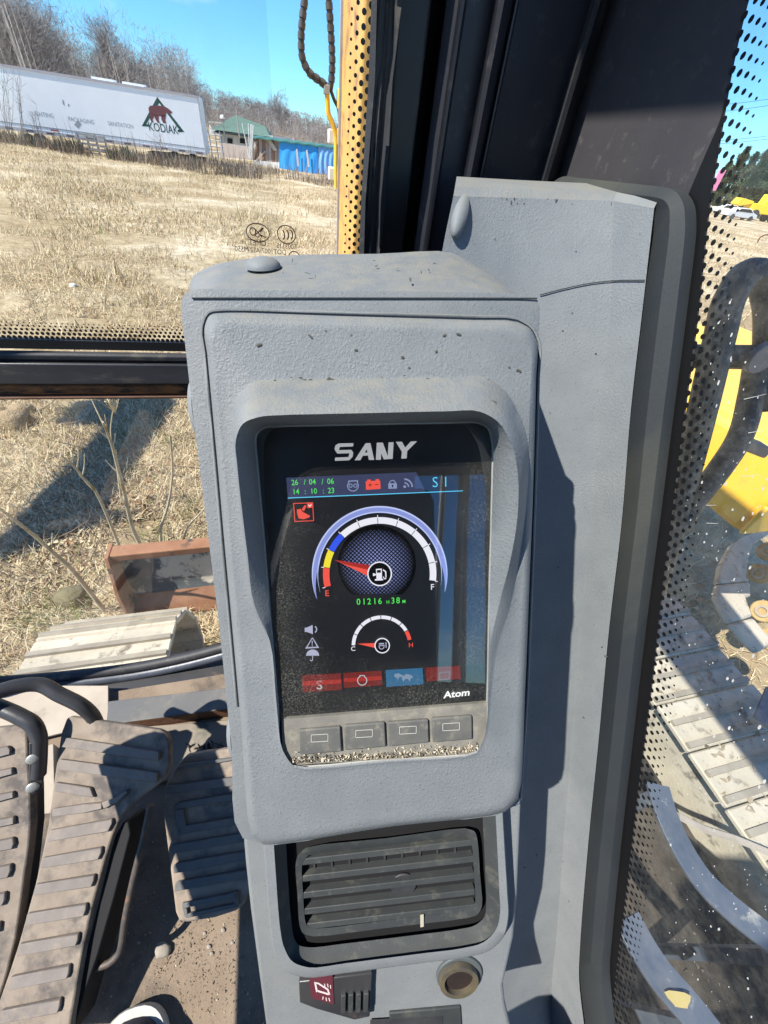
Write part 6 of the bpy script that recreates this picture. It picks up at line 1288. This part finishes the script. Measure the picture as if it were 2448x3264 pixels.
# the wood on the slope behind: too many and too far to count
def wood_mass(n_, px0, px1, Y0, Y1, hts, name, k_=230):
    px = px0+(px1-px0)*rng.random(n_); Yq = Y0+(Y1-Y0)*rng.random(n_)**1.3; pts = np.array([at_y(a, 450, c) for a, c in zip(px, Yq)]); Zb = gz(pts[:, 0], pts[:, 1])-.3
    h = hts[0]+(hts[1]-hts[0])*rng.random(n_); B0 = np.stack([pts[:, 0], pts[:, 1], Zb], -1); mi_t = (rng.random(n_) < .4).astype(np.int32)
    # trunks: a thin three-sided tapering stem each
    rt_ = h*.009; lean = np.stack([.25*rng.normal(size=n_), .25*rng.normal(size=n_), h*.9], -1)
    tr_ = np.stack([B0+np.stack([rt_*math.cos(q), rt_*math.sin(q), 0*rt_], -1) for q in (0, 2.1, 4.2)]+[B0+lean], 1).reshape(-1, 3)
    # twigs: small tapering slivers filling the crown, longest below, pointing up and out
    N_ = n_*k_; ti = np.repeat(np.arange(n_), k_); a = rng.random(N_)*6.283; t = .20+.78*rng.random(N_)**.85; hh = h[ti]
    rr = hh*.25*(.75+.5*rng.random(n_))[ti]*np.sin(np.pi*np.clip((t-.10)/.96, 0, 1))**.65*np.sqrt(rng.random(N_))
    c = B0[ti]+np.stack([np.cos(a)*rr, np.sin(a)*rr, t*hh], -1)
    d = np.stack([np.cos(a)*.7+.55*rng.normal(size=N_), np.sin(a)*.7+.55*rng.normal(size=N_), .35+.9*rng.random(N_)], -1); d /= np.linalg.norm(d, axis=1)[:, None]
    L = hh*(.025+.065*rng.random(N_)**1.5); w_ = (.007+.012*rng.random(N_))*(pts[ti, 1]/60); s = np.stack([w_, 0*w_, -w_*d[:, 0]], -1)
    tv = np.stack([c-s, c+s, c+d*L[:, None]], 1).reshape(-1, 3)
    V = np.concatenate([tr_, tv]); bt = np.arange(n_)*4; f1 = np.concatenate([np.stack([bt+i, bt+j, bt+3], -1) for i, j in ((0, 1), (1, 2), (2, 0))]); bb_ = len(tr_)+np.arange(N_)*3; f2 = np.stack([bb_, bb_+1, bb_+2], -1)
    Fc = np.concatenate([f1, f2]).astype(np.int32); MIx = np.concatenate([np.tile(mi_t, 3), mi_t[ti]]).astype(np.int32)
    me = bpy.data.meshes.new(name); me.vertices.add(len(V)); me.vertices.foreach_set('co', V.astype(np.float32).ravel()); me.loops.add(Fc.size); me.loops.foreach_set('vertex_index', Fc.ravel())
    me.polygons.add(len(Fc)); me.polygons.foreach_set('loop_start', (np.arange(len(Fc))*3).astype(np.int32)); me.materials.append(tw[0]); me.materials.append(tw[1]); me.polygons.foreach_set('material_index', MIx); me.update(calc_edges=True); me.validate()
    o = bpy.data.objects.new(name, me); COL.objects.link(o); o['kind'] = 'stuff'; return o
wood_mass(300, -150, 640, 52, 120, (6.0, 9.5), 'bare_wood', 300); wood_mass(460, 560, 1180, 80, 170, (3.2, 5.6), 'bare_wood', 200); wood_mass(60, -150, 230, 48, 80, (9, 13), 'bare_wood', 640)
# evergreens at the right
ever = mat('cedar_green', (.045, .07, .03), (.085, .11, .045), 2, .9); everd = mat('cedar_bark', (.12, .09, .07), rough=.9)
def conifer(seed):
    R_ = np.random.default_rng(seed); root = bpy.data.objects.new('evergreen_tree', None); COL.objects.link(root); b = MB(); b.tube([(0, 0, 0), (0, 0, 5), (0, 0, 9)], [.18, .12, .03], 6); b.build('trunk', everd, root)
    q = MB(); V = []; Fq = []
    for i in range(5200):
        t = R_.random()**.8; z = .6+9.2*t; rad = (1-t)**.75*2.0*(.75+.35*math.sin(z*3.1+seed)+.2*R_.normal()); a = R_.random()*6.28; rr = max(.05, rad)*(.45+.55*R_.random()); c = np.array([math.cos(a)*rr, math.sin(a)*rr, z+.25*rr])
        d = nrm(np.array([math.cos(a), math.sin(a), .7+.4*R_.normal()])); s = nrm(np.cross(d, R_.normal(size=3)))*.09; b0 = len(V); V += [c-s, c+s, c+d*(.25+.3*R_.random())]; Fq.append((b0, b0+1, b0+2))
    q.v = V; q.f = Fq; q.build('crown', ever, root); return root
cp_ = [conifer(1), conifer(5)]; cu_ = [False]*2
for i, (px, Y, ty) in enumerate(((2290, 105, 452), (2325, 108, 470), (2360, 100, 440), (2400, 110, 462), (2440, 98, 448), (2490, 105, 445), (2550, 100, 430), (2260, 112, 500), (2380, 118, 450), (2425, 120, 455))):
    base = at_y(px, 650, Y); z = float(gz(base[0], base[1])); h = at_y(px, ty, Y)[2]-z; k = i % 2; o = cp_[k] if not cu_[k] else copy_tree(cp_[k]); cu_[k] = True
    o.location = (base[0], base[1], z-.1); o.rotation_euler = (0, 0, rng.random()*6.28); s = h/9.9; o.scale = (s*1.25, s*1.25, s); tag(o, 'dark evergreen behind the parked car at right, '+place_word(px, [2290, 2325, 2360, 2400, 2440, 2490, 2550, 2260, 2380, 2425])+' of the row', 'tree', 'evergreens behind the parked car')
# ================================================================== SHEDS, HOUSE, TARPS
roofm = mat('green_shingle_roof', (.085, .15, .115), (.12, .19, .145), 2, .85, bump=.3, bscale=12, bdist=.02); wallw = mat('pale_house_wall', (.55, .55, .54), (.65, .64, .62), 1, .8)
def P3d(px, py, Y): return at_y(px, py, Y)
hs_ = thing('green_roofed_house', P3d(750, 470, 66), 'pale house with a green hipped roof behind the white trailer', 'house')
b = MB(); b.prism([P3d(700, 420, 64), P3d(870, 432, 64), P3d(872, 500, 64), P3d(700, 500, 64)], np.array([0, 9., 0])); b.build('wall', wallw, hs_)
ap, ri = P3d(750, 366, 68.5), P3d(845, 402, 68.5); e0, e1 = P3d(672, 412, 63.4), P3d(862, 437, 63.4); e2, e3 = P3d(868, 430, 74), P3d(690, 405, 74)
b = MB(); b.add([e0, e1, ri, ap, e2, e3], [(0, 1, 2, 3), (1, 4, 2), (4, 5, 3, 2), (5, 0, 3)]); b.add([e0-UP*.25, e1-UP*.25, e2-UP*.25, e3-UP*.25], [(3, 2, 1, 0)]); b.build('roof', roofm, hs_)
for px in (725, 765): b = MB(); b.prism([P3d(px, 440, 63.9), P3d(px+16, 442, 63.9), P3d(px+16, 458, 63.9), P3d(px, 456, 63.9)], np.array([0, -.04, 0])); b.build('window', M['void'], hs_)
wh = thing('white_house', P3d(690, 400, 85), 'small white building above the end of the trailer beside the green roof', 'house')
b = MB(); b.prism([P3d(667, 392, 85), P3d(703, 394, 85), P3d(703, 425, 85), P3d(667, 425, 85)], np.array([0, 6., 0])); b.build('wall', mat('white_wall', (.75, .75, .74), rough=.8), wh); b = MB(); b.prism([P3d(664, 386, 84.8), P3d(706, 389, 84.8), P3d(706, 394, 84.8), P3d(664, 392, 84.8)], np.array([0, 6.5, 0])); b.build('roof', wallw, wh)
# low shed
sd = thing('tool_shed', P3d(900, 520, 47), 'low plank shed with a wavy green roof edge hung with blue tarps', 'shed')
brk = [mat('shed_plank', c, d, 3, .9, stretch=(1, 1, 6)) for c, d in (((.26, .14, .09), (.33, .19, .12)), ((.40, .34, .30), (.5, .44, .39)), ((.33, .25, .20), (.42, .33, .27)))]
Ys = 47.0
for k in range(9):
    x0 = 806+10*k; x1 = x0+9.2; b = MB(); b.prism([P3d(x0, 438+.14*(x0-806), Ys), P3d(x1, 438+.14*(x1-806), Ys), P3d(x1, 515+.1*(x1-806), Ys), P3d(x0, 515+.1*(x0-806), Ys)], np.array([0, .08+.03*(k % 2), 0])); b.build('plank', brk[(k*2) % 3 if k > 1 else 0], sd)
b = MB(); b.prism([P3d(808, 510, Ys-.1), P3d(894, 519, Ys-.1), P3d(894, 568, Ys-.1), P3d(808, 560, Ys-.1)], np.array([0, .06, 0])); b.build('white_sheet', mat('white_sheet', (.78, .78, .76), (.7, .7, .68), 2, .7), sd)
for (xa, ya, xb, yb, w_) in ((848, 442, 872, 480, 13), (812, 450, 800, 500, 7), (842, 482, 815, 510, 5)):
    b = MB(); t = np.array([w_, 0]); b.prism([P3d(xa, ya, Ys-.15), P3d(xa+w_, ya+1, Ys-.15), P3d(xb+w_, yb, Ys-.15), P3d(xb, yb, Ys-.15)], np.array([0, .05, 0])); b.build('brace_board', mat('pale_board', (.52, .46, .37), (.6, .54, .44), 3, .9), sd)
b = MB(); b.mbox(0, .01, 0, .01, -5, -4.99) if False else None
b = MB(); b.prism([P3d(806, 440, Ys+.1), P3d(1085, 476, Ys+.1), P3d(1085, 575, Ys+.1), P3d(806, 560, Ys+.1)], np.array([0, 5., 0])); b.build('wall', brk[1], sd)
rows_ = []
for t, (dy, Yo) in enumerate(((0, -.5), (0, -.5), (-6, 2.5), (-3, 6.0))):
    L = []
    for i in range(41):
        x = 800+290*i/40; y = 436+.125*(x-800)+1.5*math.sin(i*1.15)+dy+(4 if t == 0 else 0); L.append(P3d(x, y, Ys+Yo))
    rows_.append(L)
b = MB(); b.loft(rows_, False); b.build('corrugated_roof', mat('green_sheet_roof', (.03, .12, .095), (.06, .18, .14), 2, .6), sd, smooth=30)
tarpm = mat('blue_tarp', (.025, .25, .62), (.035, .33, .72), 1.2, .5, bump=.5, bscale=4, bdist=.05, stretch=(3, 1, .5)); tarpm2 = mat('pale_blue_tarp', (.11, .30, .66), (.2, .42, .75), 2.5, .5, bump=.8, bscale=7, bdist=.06, stretch=(4, 1, .4))
def tarp(x0, x1, ya0, ya1, yb0, yb1, Y, mt, label, amp):
    rows_ = []
    for j in range(13):
        L = []
        for i in range(31):
            u, v = i/30, j/12; x = x0+(x1-x0)*u; y = (ya0+(ya1-ya0)*u)*(1-v)+(yb0+(yb1-yb0)*u)*v+1.2*math.sin(u*14)*v; L.append(P3d(x, y, Y-amp*(.5+.5*math.sin(u*26+2*v+3*math.sin(v*3)))*(.2+v)))
        rows_.append(L)
    b = MB(); b.loft(rows_, False); o = b.build('tarp', mt, smooth=60); tag(o, label, 'tarp', 'blue tarps hung on the shed'); return o
tarp(890, 1013, 449, 464, 562, 569, Ys-.3, tarpm, 'bright blue tarp hung on the shed left half with two pale straps', .12); tarp(1014, 1078, 463, 471, 560, 572, Ys-.35, tarpm2, 'crumpled paler blue tarp hung beside the yellow hydraulic pipe', .2)
for xa, ya, xb, yb in ((943, 475, 949, 530), (975, 478, 983, 532)):
    b = MB(); b.prism([P3d(xa, ya, Ys-.6), P3d(xa+5, ya, Ys-.6), P3d(xb+4, yb, Ys-.6), P3d(xb-2, yb, Ys-.6)], np.array([0, .05, 0])); o = b.build('batten', mat('pale_batten', (.5, .45, .4), rough=.9)); tag(o, 'left pale batten holding the bright blue tarp' if xa < 960 else 'right pale batten holding the bright blue tarp', 'batten')
b = MB(); b.prism([P3d(1010, 560, Ys-.8), P3d(1085, 575, Ys-.8), P3d(1085, 590, Ys-.8), P3d(1010, 572, Ys-.8)], np.array([0, .3, 0])); o = b.build('white_board', mat('white_board', (.78, .78, .76), rough=.8)); tag(o, 'white board lying below the crumpled blue tarp', 'board')
# grey low wall and junk between trailer and shed
fw = thing('concrete_wall', P3d(740, 480, 46), 'low pinkish concrete wall between the trailer end and the shed', 'wall')
b = MB(); b.prism([P3d(700, 455, 46), P3d(806, 470, 46), P3d(806, 510, 46), P3d(700, 500, 46)], np.array([0, .4, 0])); b.build('slab', mat('pink_concrete', (.46, .38, .33), (.54, .46, .41), 2, .9), fw)
lad = thing('metal_rack', P3d(685, 450, 42), 'grey metal ladder rack beside the right end of the trailer', 'rack'); rkm = mat('grey_rack', (.32, .34, .37), rough=.5)
for px in (664, 683, 700): b = MB(); b.tube([P3d(px, 418, 42), P3d(px+14, 505, 42)], .05, 5); b.build('post', rkm, lad)
for py in (428, 446, 464, 482): b = MB(); b.tube([P3d(664, py, 42), P3d(706, py+4, 42)], .035, 5); b.build('rung', rkm, lad)
# bundle of white pipes
for i, (xa, ya, xb, yb) in enumerate(((772, 392, 795, 505), (792, 394, 797, 507), (800, 397, 799, 508), (808, 400, 801, 510), (804, 396, 803, 508))):
    b = MB(); b.tube([P3d(xa, ya, 44), P3d(xb, yb, 44.2)], .042, 6); o = b.build('plastic_pipe', mat('white_pvc', (.72, .72, .7), rough=.5) if 'pvc' not in M else M['pvc']); tag(o, 'white plastic pipe in the upright bundle beside the shed, '+place_word(xa, [772, 792, 800, 808, 804])+' of five' if i else 'leftmost white plastic pipe leaning away from the bundle by the shed', 'pipe', 'white pipes leaning by the shed')
# poles and wires
polem = mat('weathered_pole', (.34, .31, .28), (.42, .39, .35), 4, .9)
def pole(xa, ya, xb, yb, Y, r, label, arm=0):
    t = thing('utility_pole', P3d(xb, yb, Y), label, 'utility pole'); b = MB(); b.tube([P3d(xb, yb, Y), P3d(xa, ya, Y)], [r, r*.7], 7); b.build('post', polem, t)
    if arm: b = MB(); p = P3d(xa, ya+8, Y); b.box(p, np.eye(3), (arm, .06, .06)); b.build('crossarm', polem, t)
pole(752, 345, 764, 440, 58, .07, 'thin pole in front of the green hipped roof', 0); pole(709, 378, 718, 450, 57, .09, 'short pole with a lamp left of the green hipped roof', 0); pole(824, 352, 832, 420, 90, .12, 'pale pole behind the green roof at its right end', 0)
pole(974, 357, 980, 445, 100, .12, 'utility pole with crossarm above the blue tarps', .9); pole(1022, 370, 1024, 440, 105, .12, 'utility pole left of the yellow hydraulic pipe', .6)
b = MB(); b.dome(P3d(709, 378, 57), UP, .25, .3, seg=10); o = b.build('pole_lamp', mat('white_lamp', (.8, .8, .8), rough=.5)); tag(o, 'white globe lamp on the short pole', 'lamp')
wm = mat('dark_wire', (.03, .03, .035), rough=.6)
for i, (ya, yb) in enumerate(((340, 310), (362, 330), (452, 428), (462, 438), (545, 540))):
    b = MB(); pts = [P3d(2230+260*t, ya+(yb-ya)*t+3*math.sin(math.pi*t), 70) for t in np.linspace(-.4, 1.6, 12)]; b.tube(pts, .018, 4); o = b.build('overhead_wire', wm); tag(o, ['topmost overhead wire crossing the sky at right', 'second overhead wire from the top at right', 'overhead wire just above the evergreens', 'overhead wire touching the evergreen tops', 'lowest overhead wire in front of the evergreens'][i], 'wire', 'overhead wires at right')
# cars and yellow machine at right
def car(px, py, Y, L, col, label, ang=0):
    c = P3d(px, py, Y); c[2] = float(gz(c[0], c[1])); t = thing('parked_car', c, label, 'car'); ux = np.array([math.cos(ang), math.sin(ang), 0]); uy = np.cross(UP, ux)
    prof = [(-L/2, .35), (-L/2, .75), (-L/2+.15, .88), (-L*.28, .95), (-L*.16, 1.38), (L*.18, 1.42), (L*.34, .98), (L/2-.1, .82), (L/2, .6), (L/2, .3)]
    b = MB(); b.prism([c+ux*a-uy*.85+UP*z for a, z in prof], uy*1.7); b.build('body', col, t, bevel=.06)
    b = MB(); b.prism([c+ux*a-uy*.87+UP*z for a, z in [(-L*.25, .97), (-L*.15, 1.32), (L*.16, 1.35), (L*.29, .99)]], uy*1.74); b.build('window', M['void'], t)
    for s in (-.31, .31):
        for d in (-.9, .68): b = MB(); b.cyl(c+ux*L*s+uy*d+UP*.32, uy, .32, .22, 16); b.build('wheel', M['rubber'], t)
car(2345, 702, 78, 4.6, mat('silver_car', (.62, .64, .66), rough=.3), 'silver parked car in front of the evergreens at right', .1); car(2300, 704, 88, 4.4, mat('white_car', (.75, .75, .75), rough=.35), 'white parked car partly hidden left of the silver car', -.2)
c = P3d(2420, 690, 84); c[2] = float(gz(c[0], c[1])); yl = thing('yellow_loader', c, 'bright yellow wheeled loader parked behind the silver car', 'loader'); yy = mat('loader_yellow', (.85, .58, .02), (.9, .64, .03), 2, .5)
b = MB(); b.box(c+UP*1.5, np.eye(3), (2.6, 1.1, .6)); b.build('body', yy, yl, bevel=.1); b = MB(); b.prism([c+np.array([-.8, -1, 2.1]), c+np.array([-.6, -1, 3.3]), c+np.array([1.0, -1, 3.3]), c+np.array([1.3, -1, 2.1])], np.array([0, 2, 0])); b.build('cab', yy, yl, bevel=.08)
b = MB(); b.prism([c+np.array([-.55, -1.03, 2.3]), c+np.array([-.45, -1.03, 3.1]), c+np.array([.85, -1.03, 3.1]), c+np.array([1.0, -1.03, 2.3])], np.array([0, 2.06, 0])); b.build('window', M['void'], yl)
b = MB(); b.prism([c+np.array([-2.6, -.9, 2.0]), c+np.array([-2.6, -.9, 2.3]), c+np.array([-4.6, -.9, 2.5]), c+np.array([-5.0, -.9, 1.7]), c+np.array([-4.4, -.9, 1.5])], np.array([0, 1.8, 0])); b.build('bucket', yy, yl, bevel=.05)
for s in (-1.6, 1.5):
    for d in (-1.2, .8): b = MB(); b.cyl(c+np.array([s, d, .7]), np.array([0, 1., 0]), .7, .4, 18); b.build('wheel', M['rubber'], yl, bevel=.05)
b = MB(); p = P3d(2287, 575, 60); b.box(p, np.eye(3), (.35, .1, .9)); o = b.build('pink_banner', mat('pink_cloth', (.75, .25, .42), rough=.7), bevel=.05); tag(o, 'pink banner at the edge of the side window before the evergreens', 'banner')
b = MB(); b.tube([np.array([p[0], p[1], float(gz(p[0], p[1]))]), p+UP*1.0], .04, 6); o = b.build('banner_post', polem); tag(o, 'post carrying the pink banner', 'post')
# hook of bent pipe standing on the dirt
b = MB(); c = at_z(2430, 770, -.1); k = np.linalg.norm(c[:2])/1250; b.tube(spline([c+np.array([-.28*1, 0, -.2]), c+np.array([-.30, 0, .25]), c+np.array([0, 0, .42]), c+np.array([.5, 0, .38])], 6), .05, 7); o = b.build('bent_pipe', M['rust']); tag(o, 'rusty bent pipe standing on the bare dirt at right', 'pipe')
